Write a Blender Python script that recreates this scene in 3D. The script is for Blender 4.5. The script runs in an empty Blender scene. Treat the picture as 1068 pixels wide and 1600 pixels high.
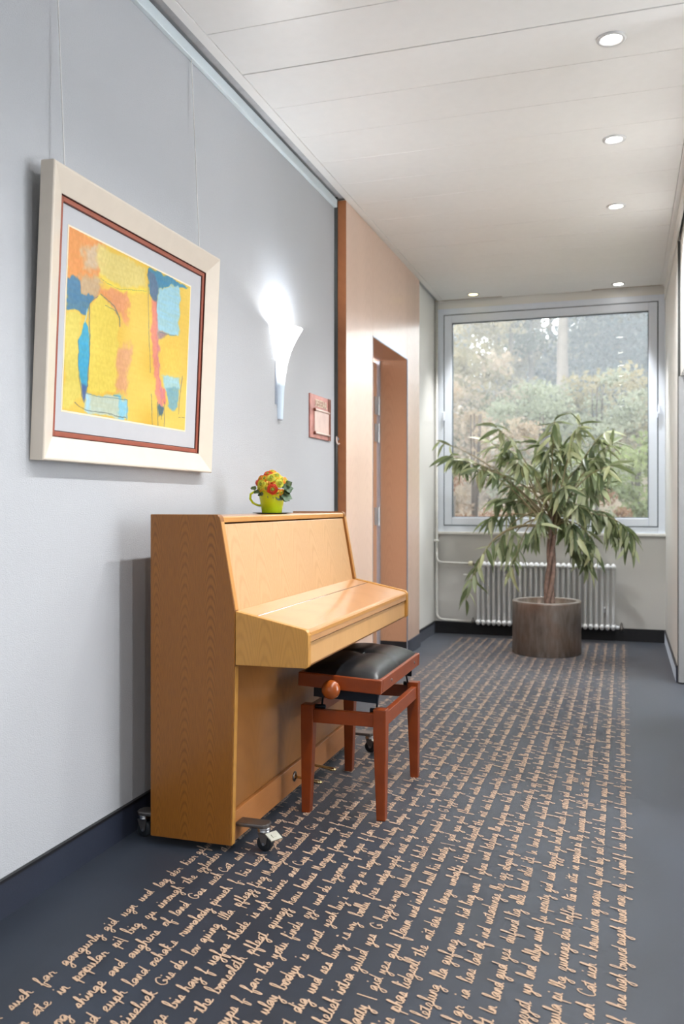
import bpy, bmesh, math, random
import numpy as np
from mathutils import Vector, Matrix, Euler

random.seed(7)
rng = np.random.default_rng(7)
PI = math.pi
SC = bpy.context.scene
COL = SC.collection

# ---------------------------------------------------------------- camera
FPX = 1370.0                                   # focal length in pixels of a 1068 x 1600 frame
cam_data = bpy.data.cameras.new('camera')
cam_data.sensor_fit = 'VERTICAL'
cam_data.sensor_height = 36.0
cam_data.lens = FPX / 1600.0 * 36.0
cam_data.shift_y = -12.0 / 1600.0
cam_data.clip_start = 0.05
cam_data.dof.use_dof = True
cam_data.dof.focus_distance = 3.3
cam_data.dof.aperture_fstop = 3.2
cam = bpy.data.objects.new('camera', cam_data)
COL.objects.link(cam)
cam.location = (0.0, 0.0, 1.2)
cam.rotation_euler = (PI / 2, 0.0, 0.31142)
SC.camera = cam

# ---------------------------------------------------------------- sky, lamps, exposure
world = bpy.data.worlds.new('overcast_sky')
SC.world = world
world.use_nodes = True
_bg = world.node_tree.nodes['Background']
_bg.inputs['Color'].default_value = (0.94, 0.97, 1.0, 1)
_bg.inputs['Strength'].default_value = 6.8
SC.view_settings.view_transform = 'Standard'
SC.view_settings.look = 'None'
SC.view_settings.gamma = 1.0
SC.view_settings.use_curve_mapping = False
SC.view_settings.exposure = 0.36
DOWNLIGHT_WATTS = 75.0
SCONCE_WATTS = 12.0


# ---------------------------------------------------------------- helpers
def lin(c):
    out = []
    for v in c[:3]:
        v /= 255.0
        out.append(v / 12.92 if v <= 0.04045 else ((v + 0.055) / 1.055) ** 2.4)
    return (out[0], out[1], out[2], 1.0)


class Nodes:
    """small wrapper to write node trees compactly"""
    def __init__(self, name):
        self.m = bpy.data.materials.new(name)
        self.m.use_nodes = True
        self.t = self.m.node_tree
        self.t.nodes.clear()
        self.out = self.n('ShaderNodeOutputMaterial')

    def n(self, kind, **kw):
        nd = self.t.nodes.new(kind)
        for k, v in kw.items():
            setattr(nd, k, v)
        return nd

    def set(self, sock, v):
        if isinstance(v, bpy.types.NodeSocket):
            self.t.links.new(v, sock)
        else:
            sock.default_value = v

    def math(self, op, a, b=0.0, clamp=False):
        nd = self.n('ShaderNodeMath', operation=op, use_clamp=clamp)
        self.set(nd.inputs[0], a)
        self.set(nd.inputs[1], b)
        return nd.outputs[0]

    def mix(self, f, a, b, mode='MIX'):
        nd = self.n('ShaderNodeMix', data_type='RGBA', blend_type=mode)
        self.set(nd.inputs[0], f)
        self.set(nd.inputs[6], a)
        self.set(nd.inputs[7], b)
        return nd.outputs[2]

    def coord(self, kind='Object', scale=(1, 1, 1), loc=(0, 0, 0)):
        tc = self.n('ShaderNodeTexCoord')
        mp = self.n('ShaderNodeMapping')
        mp.inputs['Scale'].default_value = scale
        mp.inputs['Location'].default_value = loc
        self.t.links.new(tc.outputs[kind], mp.inputs['Vector'])
        return mp.outputs[0]

    def noise(self, vec, scale=5.0, detail=3.0, rough=0.5, dist=0.0):
        nd = self.n('ShaderNodeTexNoise')
        self.set(nd.inputs['Vector'], vec)
        nd.inputs['Scale'].default_value = scale
        nd.inputs['Detail'].default_value = detail
        nd.inputs['Roughness'].default_value = rough
        nd.inputs['Distortion'].default_value = dist
        return nd.outputs['Fac']

    def ramp(self, f, a, b):
        nd = self.n('ShaderNodeMapRange')
        self.set(nd.inputs[0], f)
        nd.inputs[1].default_value = a
        nd.inputs[2].default_value = b
        return nd.outputs[0]

    def bump(self, h, strength=0.1, dist=0.002):
        nd = self.n('ShaderNodeBump')
        nd.inputs['Strength'].default_value = strength
        nd.inputs['Distance'].default_value = dist
        self.set(nd.inputs['Height'], h)
        return nd.outputs[0]

    def principled(self, color, rough=0.5, metal=0.0, normal=None, **kw):
        p = self.n('ShaderNodeBsdfPrincipled')
        self.set(p.inputs['Base Color'], color)
        self.set(p.inputs['Roughness'], rough)
        self.set(p.inputs['Metallic'], metal)
        if normal is not None:
            self.set(p.inputs['Normal'], normal)
        for k, v in kw.items():
            self.set(p.inputs[k.replace('_', ' ')], v)
        self.t.links.new(p.outputs[0], self.out.inputs[0])
        return p


def plain(name, c, rough=0.5, metal=0.0, var=0.05, vscale=20.0, bump=0.0, bscale=200.0, **kw):
    N = Nodes(name)
    v = N.coord()
    base = lin(c)
    dark = tuple(x * (1 - 2.2 * var) for x in base[:3]) + (1,)
    col = N.mix(N.ramp(N.noise(v, vscale, 3), 0.3, 0.7), dark, base)
    nm = N.bump(N.noise(v, bscale, 2), bump, 0.002) if bump else None
    N.principled(col, rough, metal, nm, **kw)
    return N.m


def wood(name, light, dark, lateral='X', grain='Z', width=0.11, k=45.0, period=0.034,
         amount=0.55, fibre=0.35, rough=0.35, coat=0.0, shift=0.0):
    """veneer with nested arches running along the grain"""
    N = Nodes(name)
    tc = N.n('ShaderNodeTexCoord')
    sep = N.n('ShaderNodeSeparateXYZ')
    N.t.links.new(tc.outputs['Object'], sep.inputs[0])
    u = N.math('ADD', sep.outputs[lateral], shift)
    g = sep.outputs[grain]
    cmb = N.n('ShaderNodeCombineXYZ')
    N.set(cmb.inputs[0], N.math('MULTIPLY', sep.outputs['X'], 1.0 if grain != 'X' else 0.07))
    N.set(cmb.inputs[1], N.math('MULTIPLY', sep.outputs['Y'], 1.0 if grain != 'Y' else 0.07))
    N.set(cmb.inputs[2], N.math('MULTIPLY', sep.outputs['Z'], 1.0 if grain != 'Z' else 0.07))
    st = cmb.outputs[0]
    wob = N.noise(st, 14.0, 3, 0.55)
    uu = N.math('ADD', u, N.math('MULTIPLY', N.math('SUBTRACT', N.noise(st, 6.0, 2), 0.5), 0.09))
    pp = N.math('PINGPONG', uu, width / 2)
    arch = N.math('MULTIPLY', N.math('MULTIPLY', pp, pp), k)
    f = N.math('ADD', g, arch)
    wob2 = N.noise(st, 9.0, 2)
    ph = N.math('ADD', N.math('MULTIPLY', f, 2 * PI / period), N.math('MULTIPLY', wob2, 9.0))
    s = N.math('MULTIPLY', N.math('ADD', N.math('SINE', ph), 1.0), 0.5)
    lines = N.math('POWER', s, 2.5)
    patch = N.ramp(N.noise(st, 4.0, 2), 0.35, 0.65)
    lines = N.math('MULTIPLY', lines, N.math('ADD', N.math('MULTIPLY', patch, 0.6), 0.4))
    fib = N.ramp(N.noise(st, 320.0, 2, 0.6), 0.35, 0.75)
    fac = N.math('ADD', N.math('MULTIPLY', lines, amount), N.math('MULTIPLY', fib, fibre * 0.6), True)
    big = N.ramp(N.noise(st, 3.0, 2), 0.3, 0.7)
    l2 = tuple(min(1, x * 1.10) for x in lin(light)[:3]) + (1,)
    base = N.mix(big, lin(light), l2)
    col = N.mix(fac, base, lin(dark))
    N.principled(col, rough, 0.0, N.bump(fac, 0.05, 0.0006), Coat_Weight=coat, Coat_Roughness=0.12)
    return N.m


def emit(name, c, strength):
    N = Nodes(name)
    e = N.n('ShaderNodeEmission')
    e.inputs[0].default_value = lin(c)
    e.inputs[1].default_value = strength
    N.t.links.new(e.outputs[0], N.out.inputs[0])
    return N.m


def origin(o):
    v = Vector((0, 0, 0))
    while o is not None:
        v += o.location
        o = o.parent
    return v


class MB:
    """collects shapes and links them as ONE mesh object"""
    def __init__(self):
        self.v, self.f = [], []

    def add(self, vs, fs):
        b = len(self.v)
        self.v += [tuple(p) for p in vs]
        self.f += [tuple(b + i for i in q) for q in fs]
        return self

    def box(self, x0, x1, y0, y1, z0, z1):
        vs = [(x, y, z) for z in (z0, z1) for y in (y0, y1) for x in (x0, x1)]
        return self.add(vs, [(0, 2, 3, 1), (4, 5, 7, 6), (0, 1, 5, 4), (2, 6, 7, 3), (0, 4, 6, 2), (1, 3, 7, 5)])

    def prism(self, poly, axis, a, b):
        """poly in the two axes that are left, extruded along axis from a to b"""
        def P(p, t):
            if axis == 'Y': return (p[0], t, p[1])
            if axis == 'X': return (t, p[0], p[1])
            return (p[0], p[1], t)
        n = len(poly)
        vs = [P(p, a) for p in poly] + [P(p, b) for p in poly]
        fs = [tuple(range(n)), tuple(range(2 * n - 1, n - 1, -1))]
        fs += [(i, i + n, (i + 1) % n + n, (i + 1) % n) for i in range(n)]
        return self.add(vs, fs)

    def lathe(self, prof, c=(0, 0, 0), axis='Z', n=24, a0=0.0, a1=2 * PI, cap=True):
        full = abs(a1 - a0 - 2 * PI) < 1e-6
        m = n if full else n + 1
        vs = []
        for r, h in prof:
            for i in range(m):
                t = a0 + (a1 - a0) * i / n
                p = (r * math.cos(t), r * math.sin(t), h)
                if axis == 'X': p = (p[2], p[0], p[1])
                elif axis == 'Y': p = (p[0], p[2], p[1])
                vs.append((p[0] + c[0], p[1] + c[1], p[2] + c[2]))
        fs = []
        for j in range(len(prof) - 1):
            for i in range(n):
                i2 = (i + 1) % m
                fs.append((j * m + i, j * m + i2, (j + 1) * m + i2, (j + 1) * m + i))
        if cap and full:
            if prof[0][0] > 1e-5: fs.append(tuple(range(m - 1, -1, -1)))
            if prof[-1][0] > 1e-5: fs.append(tuple(range((len(prof) - 1) * m, len(prof) * m)))
        return self.add(vs, fs)

    def tube(self, pts, r, n=8, cap=True):
        pts = [Vector(p) for p in pts]
        rs = r if isinstance(r, (list, tuple)) else [r] * len(pts)
        up = None
        vs = []
        for i, p in enumerate(pts):
            d = (pts[min(i + 1, len(pts) - 1)] - pts[max(i - 1, 0)]).normalized()
            if up is None:
                up = Vector((0, 0, 1)) if abs(d.z) < 0.9 else Vector((1, 0, 0))
            a = d.cross(up).normalized()
            b = a.cross(d).normalized()
            up = b
            for k in range(n):
                t = 2 * PI * k / n
                vs.append(p + (a * math.cos(t) + b * math.sin(t)) * rs[i])
        fs = []
        for i in range(len(pts) - 1):
            for k in range(n):
                k2 = (k + 1) % n
                fs.append((i * n + k, i * n + k2, (i + 1) * n + k2, (i + 1) * n + k))
        if cap:
            fs.append(tuple(range(n - 1, -1, -1)))
            fs.append(tuple(range((len(pts) - 1) * n, len(pts) * n)))
        return self.add(vs, fs)

    def xform(self, M):
        self.v = [tuple(M @ Vector(p)) for p in self.v]
        return self

    def build(self, name, mat=None, parent=None, smooth=False, bevel=0.0, seg=2, kind=None):
        me = bpy.data.meshes.new(name)
        off = origin(parent) if parent else Vector((0, 0, 0))
        me.from_pydata([(p[0] - off.x, p[1] - off.y, p[2] - off.z) for p in self.v], [], self.f)
        bm = bmesh.new()
        bm.from_mesh(me)
        bmesh.ops.recalc_face_normals(bm, faces=bm.faces)
        bm.to_mesh(me)
        bm.free()
        if smooth:
            me.shade_smooth()
        o = bpy.data.objects.new(name, me)
        COL.objects.link(o)
        if mat is not None:
            for mm in (mat if isinstance(mat, (list, tuple)) else [mat]):
                me.materials.append(mm)
        if parent:
            o.parent = parent
        if bevel:
            b = o.modifiers.new('bevel', 'BEVEL')
            b.width = bevel
            b.segments = seg
            b.limit_method = 'ANGLE'
            b.angle_limit = math.radians(40)
        if kind:
            o['kind'] = kind
        return o


def thing(name, label, cat, loc, group=None):
    o = bpy.data.objects.new(name, None)
    o.empty_display_size = 0.1
    COL.objects.link(o)
    o.location = loc
    o['label'] = label
    o['category'] = cat
    if group:
        o['group'] = group
    return o


def tag(o, label, cat, group=None):
    o['label'] = label
    o['category'] = cat
    if group:
        o['group'] = group
    return o


def struct(o):
    o['kind'] = 'structure'
    return o


def copy_tree(o, parent=None):
    c = o.copy()
    COL.objects.link(c)
    c.parent = parent
    for ch in list(o.children):
        copy_tree(ch, c)
    return c


# ---------------------------------------------------------------- materials
def wallpaper(name, c, scale=260.0, bump=0.35):
    N = Nodes(name)
    v = N.coord()
    base = lin(c)
    col = N.mix(N.ramp(N.noise(v, 1.5, 3), 0.3, 0.7), tuple(x * 0.96 for x in base[:3]) + (1,), base)
    h = N.math('ADD', N.ramp(N.noise(v, scale, 2), 0.4, 0.75), N.noise(v, scale * 0.25, 2))
    N.principled(col, 0.75, 0.0, N.bump(h, bump, 0.002))
    return N.m


def carpet(name, c, c2, sheen=1.0):
    N = Nodes(name)
    v = N.coord()
    pile = N.noise(v, 380.0, 2, 0.7)
    col = N.mix(N.ramp(pile, 0.3, 0.7), lin(c2), lin(c))
    worn = N.ramp(N.noise(N.coord(scale=(1.2, 0.6, 1)), 3.0, 4, 0.6), 0.35, 0.75)
    col = N.mix(N.math('MULTIPLY', worn, 0.25), col, lin((58, 70, 88)))
    N.principled(col, 0.5, 0.0, N.bump(pile, 0.2, 0.002), Sheen_Weight=sheen, Sheen_Roughness=0.25,
                 Sheen_Tint=(0.80, 0.85, 0.95, 1), Specular_IOR_Level=0.6)
    return N.m


M = {}
M['wall'] = wallpaper('grey_blue_wallpaper', (183, 186, 191))
M['white_wall'] = wallpaper('white_plaster', (234, 234, 231), 120.0, 0.12)
M['grey_wall'] = wallpaper('grey_plaster', (206, 205, 202), 120.0, 0.12)
M['ceiling'] = plain('white_ceiling_metal', (240, 240, 239), 0.38, var=0.01)
M['ceiling_gap'] = plain('ceiling_void', (196, 198, 202), 0.9)
M['rail'] = plain('picture_rail_white', (214, 226, 232), 0.4, var=0.01)
M['carpet'] = carpet('navy_carpet', (20, 32, 48), (9, 15, 25))
M['skirting'] = carpet('navy_carpet_skirting', (38, 44, 62), (24, 28, 42), 0.25)
M['black_strip'] = plain('black_skirting_cap', (24, 25, 30), 0.45)
M['black_base'] = plain('black_skirting', (28, 29, 34), 0.6)
M['letters'] = plain('beige_carpet_yarn', (196, 164, 136), 0.9, var=0.10, vscale=300.0, Sheen_Weight=1.0, Sheen_Roughness=0.3)
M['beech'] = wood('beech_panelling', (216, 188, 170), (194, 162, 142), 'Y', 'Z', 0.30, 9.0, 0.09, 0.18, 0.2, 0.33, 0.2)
M['beech_shaded'] = wood('beech_reveal_shaded', (192, 148, 118), (164, 120, 92), 'X', 'Z', 0.20, 60.0, 0.10, 0.16, 0.25, 0.4, 0.1)  # same beech, darkened: the shade of the recess is put into the colour
M['beech_edge'] = wood('beech_edge', (160, 100, 60), (128, 74, 42), 'X', 'Z', 0.10, 14.0, 0.08, 0.2, 0.3, 0.45)
M['oak_side_shaded'] = wood('oak_veneer_side_shaded', (144, 90, 26), (100, 56, 10), 'X', 'Z', 0.105, 150.0, 0.036, 0.62, 0.5, 0.38, 0.15, 0.028)  # oak darkened: the shade on the piano's side is put into the colour
M['oak_front'] = wood('oak_veneer_front', (202, 162, 118), (164, 120, 74), 'Y', 'Z', 0.20, 40.0, 0.075, 0.26, 0.35, 0.33, 0.3)
M['oak_lid'] = wood('oak_veneer_lid', (196, 146, 98), (166, 114, 66), 'X', 'Y', 0.16, 18.0, 0.22, 0.25, 0.25, 0.28, 0.4)
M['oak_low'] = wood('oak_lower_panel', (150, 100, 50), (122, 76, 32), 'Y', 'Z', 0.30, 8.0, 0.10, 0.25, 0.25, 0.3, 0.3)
M['oak_slip'] = wood('oak_key_slip', (204, 158, 104), (172, 124, 72), 'Y', 'Z', 0.16, 5.0, 0.30, 0.2, 0.35, 0.35, 0.2)
M['oak_arm'] = wood('oak_arm', (190, 138, 64), (146, 98, 38), 'X', 'Z', 0.09, 110.0, 0.06, 0.28, 0.3, 0.38, 0.15)
M['oak_plinth'] = wood('oak_plinth', (178, 118, 66), (148, 90, 44), 'Z', 'Y', 0.16, 5.0, 0.30, 0.2, 0.35, 0.35, 0.2)
M['oak_edge'] = plain('oak_edge_band', (198, 142, 76), 0.35, var=0.05, vscale=8.0)
M['cherry'] = wood('cherry_stain', (128, 54, 10), (96, 34, 5), 'X', 'Z', 0.06, 10.0, 0.12, 0.25, 0.25, 0.36, 0.15)
M['knob'] = plain('cherry_knob', (156, 76, 24), 0.25, var=0.06, vscale=60.0, Coat_Weight=0.5)
M['leather'] = plain('black_leather', (17, 19, 23), 0.34, var=0.1, vscale=60.0, bump=0.08, bscale=500.0)
M['steel_dark'] = plain('blued_steel', (28, 38, 50), 0.4, 0.6)
M['chrome'] = plain('chrome', (190, 192, 196), 0.22, 1.0, var=0.02)
M['dull_metal'] = plain('dull_steel', (120, 116, 114), 0.38, 0.9)
M['zinc'] = plain('zinc_plate', (190, 190, 178), 0.38, 0.8)
M['rubber'] = plain('dark_rubber', (30, 36, 42), 0.55)
M['brass'] = plain('brass', (212, 188, 140), 0.25, 1.0)
M['alu'] = plain('aluminium_edge', (178, 186, 200), 0.4, 0.7)
M['hinge'] = plain('hinge_steel', (188, 190, 192), 0.35, 0.6)
M['cream_frame'] = plain('cream_lacquer', (216, 206, 192), 0.35, var=0.015, Coat_Weight=0.2)
M['frame_side'] = plain('cream_lacquer_side', (206, 202, 188), 0.45, var=0.015)
M['rust'] = plain('rust_liner', (158, 82, 62), 0.45, var=0.08)
M['liner_line'] = plain('dark_liner_line', (70, 26, 18), 0.5)
M['mat_board'] = plain('mat_board', (186, 188, 193), 0.85, var=0.01)
M['wire'] = plain('hanging_wire', (232, 232, 230), 0.4)
M['copper'] = plain('copper_plate', (206, 140, 130), 0.4, 0.3, var=0.2, vscale=14.0)
M['copper_dark'] = plain('copper_edge', (126, 74, 58), 0.45, 0.3)
M['sign_panel'] = plain('sign_insert', (222, 192, 182), 0.25, var=0.08, vscale=12.0)
M['sign_bar'] = plain('sign_bar', (240, 218, 208), 0.3)
M['lime'] = plain('lime_ceramic', (196, 214, 22), 0.25, var=0.02, Coat_Weight=0.3)
M['saucer'] = plain('dark_green_saucer', (44, 62, 36), 0.5)
M['window_frame'] = plain('window_frame_white', (232, 240, 252), 0.35, var=0.01)
M['gasket'] = plain('window_gasket', (92, 104, 116), 0.6)
M['sill'] = plain('window_sill', (232, 232, 228), 0.4)
M['radiator'] = plain('radiator_enamel', (226, 229, 232), 0.3, var=0.01)
M['pipe'] = plain('pipe_paint', (214, 214, 210), 0.4)
M['valve'] = plain('ivory_valve', (226, 222, 190), 0.4)
M['grey_door'] = plain('grey_door_paint', (146, 147, 148), 0.5, var=0.02)
M['groove'] = plain('shadow_groove', (72, 74, 74), 0.8)
M['slot'] = plain('ceiling_slot_metal', (176, 164, 148), 0.5)
M['lamp_on'] = emit('lamp_disc', (255, 250, 240), 14.0)
M['lamp_on_warm'] = emit('lamp_disc_warm', (255, 236, 170), 6.0)
M['rim'] = plain('pale_rim_metal', (190, 184, 178), 0.35, 0.3)
M['bezel'] = plain('satin_bezel', (222, 224, 226), 0.3, 0.2)
M['soil'] = plain('soil', (46, 36, 28), 0.95, bump=0.6, bscale=60.0)
M['bark'] = plain('ficus_bark', (158, 132, 120), 0.8, var=0.22, vscale=30.0, bump=0.5, bscale=60.0)
M['twig'] = plain('ficus_twig', (150, 140, 108), 0.7, var=0.12)


def pot_mat():
    N = Nodes('brushed_bronze_pot')
    v = N.coord(scale=(1, 1, 0.25))
    f = N.ramp(N.noise(v, 22.0, 4, 0.6), 0.3, 0.7)
    col = N.mix(f, lin((126, 114, 106)), lin((168, 158, 150)))
    f2 = N.ramp(N.noise(N.coord(), 5.0, 3), 0.5, 0.8)
    col = N.mix(N.math('MULTIPLY', f2, 0.5), col, lin((146, 104, 74)))
    N.principled(col, 0.36, 0.6, N.bump(f, 0.05, 0.001))
    return N.m


def leaf_mat(name, c, c2):
    N = Nodes(name)
    v = N.coord('Generated')
    oi = N.n('ShaderNodeObjectInfo')
    col = N.mix(oi.outputs['Random'], lin(c), lin(c2))
    col = N.mix(N.math('MULTIPLY', N.noise(v, 6.0, 2), 0.3), col, lin((150, 170, 110)))
    p = N.n('ShaderNodeBsdfPrincipled')
    N.set(p.inputs['Base Color'], col)
    p.inputs['Roughness'].default_value = 0.35
    tr = N.n('ShaderNodeBsdfTranslucent')
    N.set(tr.inputs[0], N.mix(0.4, col, lin((196, 206, 140))))
    mx = N.n('ShaderNodeMixShader')
    mx.inputs[0].default_value = 0.35
    N.t.links.new(p.outputs[0], mx.inputs[1])
    N.t.links.new(tr.outputs[0], mx.inputs[2])
    N.t.links.new(mx.outputs[0], N.out.inputs[0])
    return N.m


def glass_mat():
    N = Nodes('window_glass')
    fr = N.n('ShaderNodeFresnel')
    fr.inputs[0].default_value = 1.5
    tr = N.n('ShaderNodeBsdfTransparent')
    tr.inputs[0].default_value = (0.97, 0.985, 0.98, 1)
    gl = N.n('ShaderNodeBsdfGlossy')
    gl.inputs['Roughness'].default_value = 0.0
    mx = N.n('ShaderNodeMixShader')
    N.t.links.new(fr.outputs[0], mx.inputs[0])
    N.t.links.new(tr.outputs[0], mx.inputs[1])
    N.t.links.new(gl.outputs[0], mx.inputs[2])
    N.t.links.new(mx.outputs[0], N.out.inputs[0])
    return N.m


M['pot'] = pot_mat()
M['leaf_dark'] = leaf_mat('leaf_dark', (62, 80, 64), (90, 106, 82))
M['leaf_mid'] = leaf_mat('leaf_mid', (146, 160, 132), (172, 180, 148))
M['leaf_pale'] = leaf_mat('leaf_pale', (204, 210, 184), (208, 214, 166))
M['glass'] = glass_mat()

# ================================================================ the setting
XL, XR = -1.72, 0.34           # corridor walls
YB = 8.08                      # window wall
ZC = 3.09                      # ceiling underside
XF = -1.647                    # face of the beech panelling
YP0, YP1 = 5.20, 7.25          # panelling from .. to
YD0, YD1, ZD = 5.806, 6.816, 2.356   # recessed door opening

floor = struct(MB().box(-2.2, 3.6, -2.6, YB + 0.3, -0.12, 0.0).build('floor', M['carpet']))
struct(MB().box(XL - 0.15, XL, -2.6, YP0 - 0.015, 0, 3.4).build('wall_left', M['wall']))
struct(MB().box(XL - 0.15, -1.70, YP0 - 0.015, YP0, 0, 3.2).build('gap_shade', M['groove']))  # dark strip standing in for the shade in the gap

# beech panelling round the recessed door
wp = struct(MB().box(-1.99, XF, YP0, YD0, 0, ZC + 0.005).build('wall_panelled', M['beech'], bevel=0.002))
MB().box(-1.99, XF, YD1, YP1, 0.0, ZC + 0.005).build('far_pier', M['beech'], wp, bevel=0.002)
MB().box(-1.99, XF, YD0, YD1, ZD, ZC + 0.005).build('door_header', M['beech'], wp, bevel=0.002)
MB().box(-1.705, XF + 0.0008, YP0 - 0.003, YP0, 0, ZC).build('end_board', M['beech_edge'], wp)
MB().box(-1.868, XF - 0.004, YD1 - 0.006, YD1, 0.105, ZD).build('far_reveal', M['beech_shaded'], wp)
MB().box(-1.868, XF - 0.004, YD0, YD0 + 0.006, 0.0, ZD).build('near_reveal', M['beech_shaded'], wp)
MB().box(-1.868, XF - 0.004, YD0 + 0.006, YD1 - 0.006, ZD - 0.006, ZD).build('soffit', M['beech_shaded'], wp)
MB().box(-1.868, XF - 0.004, YD1 - 0.010, YD1, 0.0, 0.105).build('reveal_plinth', M['black_base'], wp)
MB().box(XF - 0.004, XF + 0.004, YD1 - 0.008, YD1 + 0.006, 0, ZD + 0.006).build('edge_strip', M['alu'], wp)
MB().box(XF - 0.004, XF + 0.003, YD0 - 0.004, YD1, ZD - 0.004, ZD + 0.006).build('edge_strip', M['alu'], wp)
MB().box(XF - 0.004, XF + 0.002, YD0 - 0.003, YD0 + 0.003, 0, ZD).build('edge_strip', M['alu'], wp)
MB().box(XF, XF + 0.010, YD1 + 0.006, YP1 + 0.002, 0, 0.11).build('pier_plinth', M['skirting'], wp)
MB().box(XF, XF + 0.010, YP0, YD0 - 0.004, 0, 0.11).build('pier_plinth', M['skirting'], wp)

d1 = struct(MB().box(-1.935, -1.885, YD0 + 0.008, YD1 - 0.05, 0.01, ZD - 0.03).build('door_1', M['beech_shaded'], bevel=0.002))
MB().box(-1.91, -1.866, YD1 - 0.030, YD1 - 0.010, 0, ZD - 0.008).build('door_jamb', M['alu'], d1)
for zc in (1.985, 1.77, 1.105):
    h = MB()
    for i in range(3):
        h.lathe([(0.011, zc - 0.075 + i * 0.051), (0.011, zc - 0.027 + i * 0.051)], (-1.868, YD1 - 0.062, 0), n=12)
    h.box(-1.885, -1.876, YD1 - 0.13, YD1 - 0.055, zc - 0.07, zc + 0.07)
    h.build('hinge', M['hinge'], d1)

# alcove past the panelling
struct(MB().box(-1.99, -1.69, YP1, YB + 0.35, 0, 3.2).build('wall_alcove', M['white_wall']))
# right hand wall with the doorway into a side room
YG0, YG1, ZG = 5.25, 6.29, 2.06
struct(MB().box(XR, XR + 0.14, YG1 + 0.02, YB + 0.35, 0, 3.2).build('wall_right', M['white_wall']))
struct(MB().box(XR + 0.018, XR + 0.14, YG0, YG1 + 0.016, ZG, 3.2).build('wall_over_doorway', M['white_wall']))
struct(MB().box(XR + 0.018, XR + 0.14, 3.6, YG0, 0, 3.2).build('wall_right_near', M['white_wall']))
struct(MB().box(XR + 0.001, XR + 0.020, YG1 + 0.014, YG1 + 0.02, ZG, 2.97).build('wall_end_shade', M['groove']))  # end face of the far wall, its shade painted dark grey
struct(MB().box(XR - 0.012, XR, 3.6, YB, 2.97, ZC).build('trim_3', M['white_wall'], bevel=0.003))
d2 = struct(MB().box(XR + 0.004, XR + 0.98, YG1 - 0.035, YG1 + 0.004, 0.012, ZG - 0.006).build('door_2', M['grey_door'], bevel=0.002))
MB().lathe([(0.008, 0), (0.008, 0.05)], (XR + 0.90, YG1 - 0.085, 1.05), 'Y', 10).build('door_handle', M['chrome'], d2)
MB().box(XR + 0.0, XR + 0.13, YG1 + 0.004, YG1 + 0.02, 0, ZG).build('door_jamb', M['groove'], d2)
struct(MB().box(XR + 1.7, XR + 1.8, 3.6, 6.6, 0, 0.8).box(XR + 1.7, XR + 1.8, 3.6, 6.6, 2.6, 3.2).build('unseen_wall_side_room', M['white_wall']))  # unseen; left open at mid height to let daylight in
struct(MB().box(XR + 0.14, XR + 1.7, 6.5, 6.6, 0, 3.2).build('wall_side_room_end', M['white_wall']))
struct(MB().box(XR + 0.14, XR + 1.7, 3.6, 3.7, 0, 3.2).build('wall_side_room_near', M['white_wall']))

struct(MB().box(XL - 0.15, 3.7, -2.75, -2.6, 0, 3.2).build('unseen_wall_back', M['white_wall']))  # unseen; added to cut the daylight from behind the camera
struct(MB().box(3.6, 3.7, -2.6, 2.3, 0, 3.2).build('unseen_wall_lobby', M['white_wall']))  # unseen; added, its length set to limit daylight from this side

# window wall
ZS, ZW = 0.925, 3.02
struct(MB().box(-1.99, XR + 0.14, YB, YB + 0.35, -0.1, ZS).build('wall_window', M['grey_wall']))
struct(MB().box(-1.99, XR + 0.14, YB, YB + 0.35, ZW, 3.3).build('wall_window_header', M['white_wall']))

# ceiling: metal planks across the corridor
ceil = struct(MB().box(-1.62, 3.6, -2.6, YB + 0.3, ZC + 0.016, ZC + 0.10).build('ceiling', M['ceiling_gap']))
PW = 0.348
joints = [3.542 + PW * k for k in range(-18, 14)]
wide = {3.542: 0.004, }
for i in range(len(joints) - 1):
    y0, y1 = joints[i], joints[i + 1]
    if y0 > YB - 0.3:
        continue
    k = i - 18
    g0 = {0: 0.0032, 7: 0.0040, 8: 0.0045}.get(k, 0.0011)
    g1 = {0: 0.0032, 7: 0.0040, 8: 0.0045}.get(k + 1, 0.0011)
    xr = XR - 0.045 if y0 > 3.5 else 3.6
    MB().box(-1.60, xr, y0 + g0, min(y1 - g1, YB - 0.01), ZC, ZC + 0.012).build('ceiling_plank', M['ceiling'], ceil, bevel=0.0018, seg=1)
MB().box(-1.648, -1.6015, -2.6, YB, ZC - 0.002, ZC + 0.03).build('edge_profile', M['ceiling'], ceil, bevel=0.002, seg=1)
MB().box(XR - 0.0435, XR - 0.0, 3.5, YB, ZC - 0.002, ZC + 0.03).build('edge_profile', M['ceiling'], ceil, bevel=0.002, seg=1)
MB().box(-1.90, -1.60, -2.75, YB + 0.3, 3.112, 3.20).build('void_cover', M['ceiling_gap'], ceil)
struct(MB().box(-1.68, -1.06, YB - 0.055, YB - 0.045, ZC - 0.004, ZC + 0.0).build('trim_4', M['slot']))
struct(MB().box(-0.275, XR - 0.02, YB - 0.055, YB - 0.045, ZC - 0.004, ZC + 0.0).build('trim_5', M['slot']))

# picture rail on the left wall
struct(MB().box(XL, XL + 0.022, -2.6, YP0 - 0.02, 3.045, 3.094).build('trim_6', M['rail'], bevel=0.003))

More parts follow.
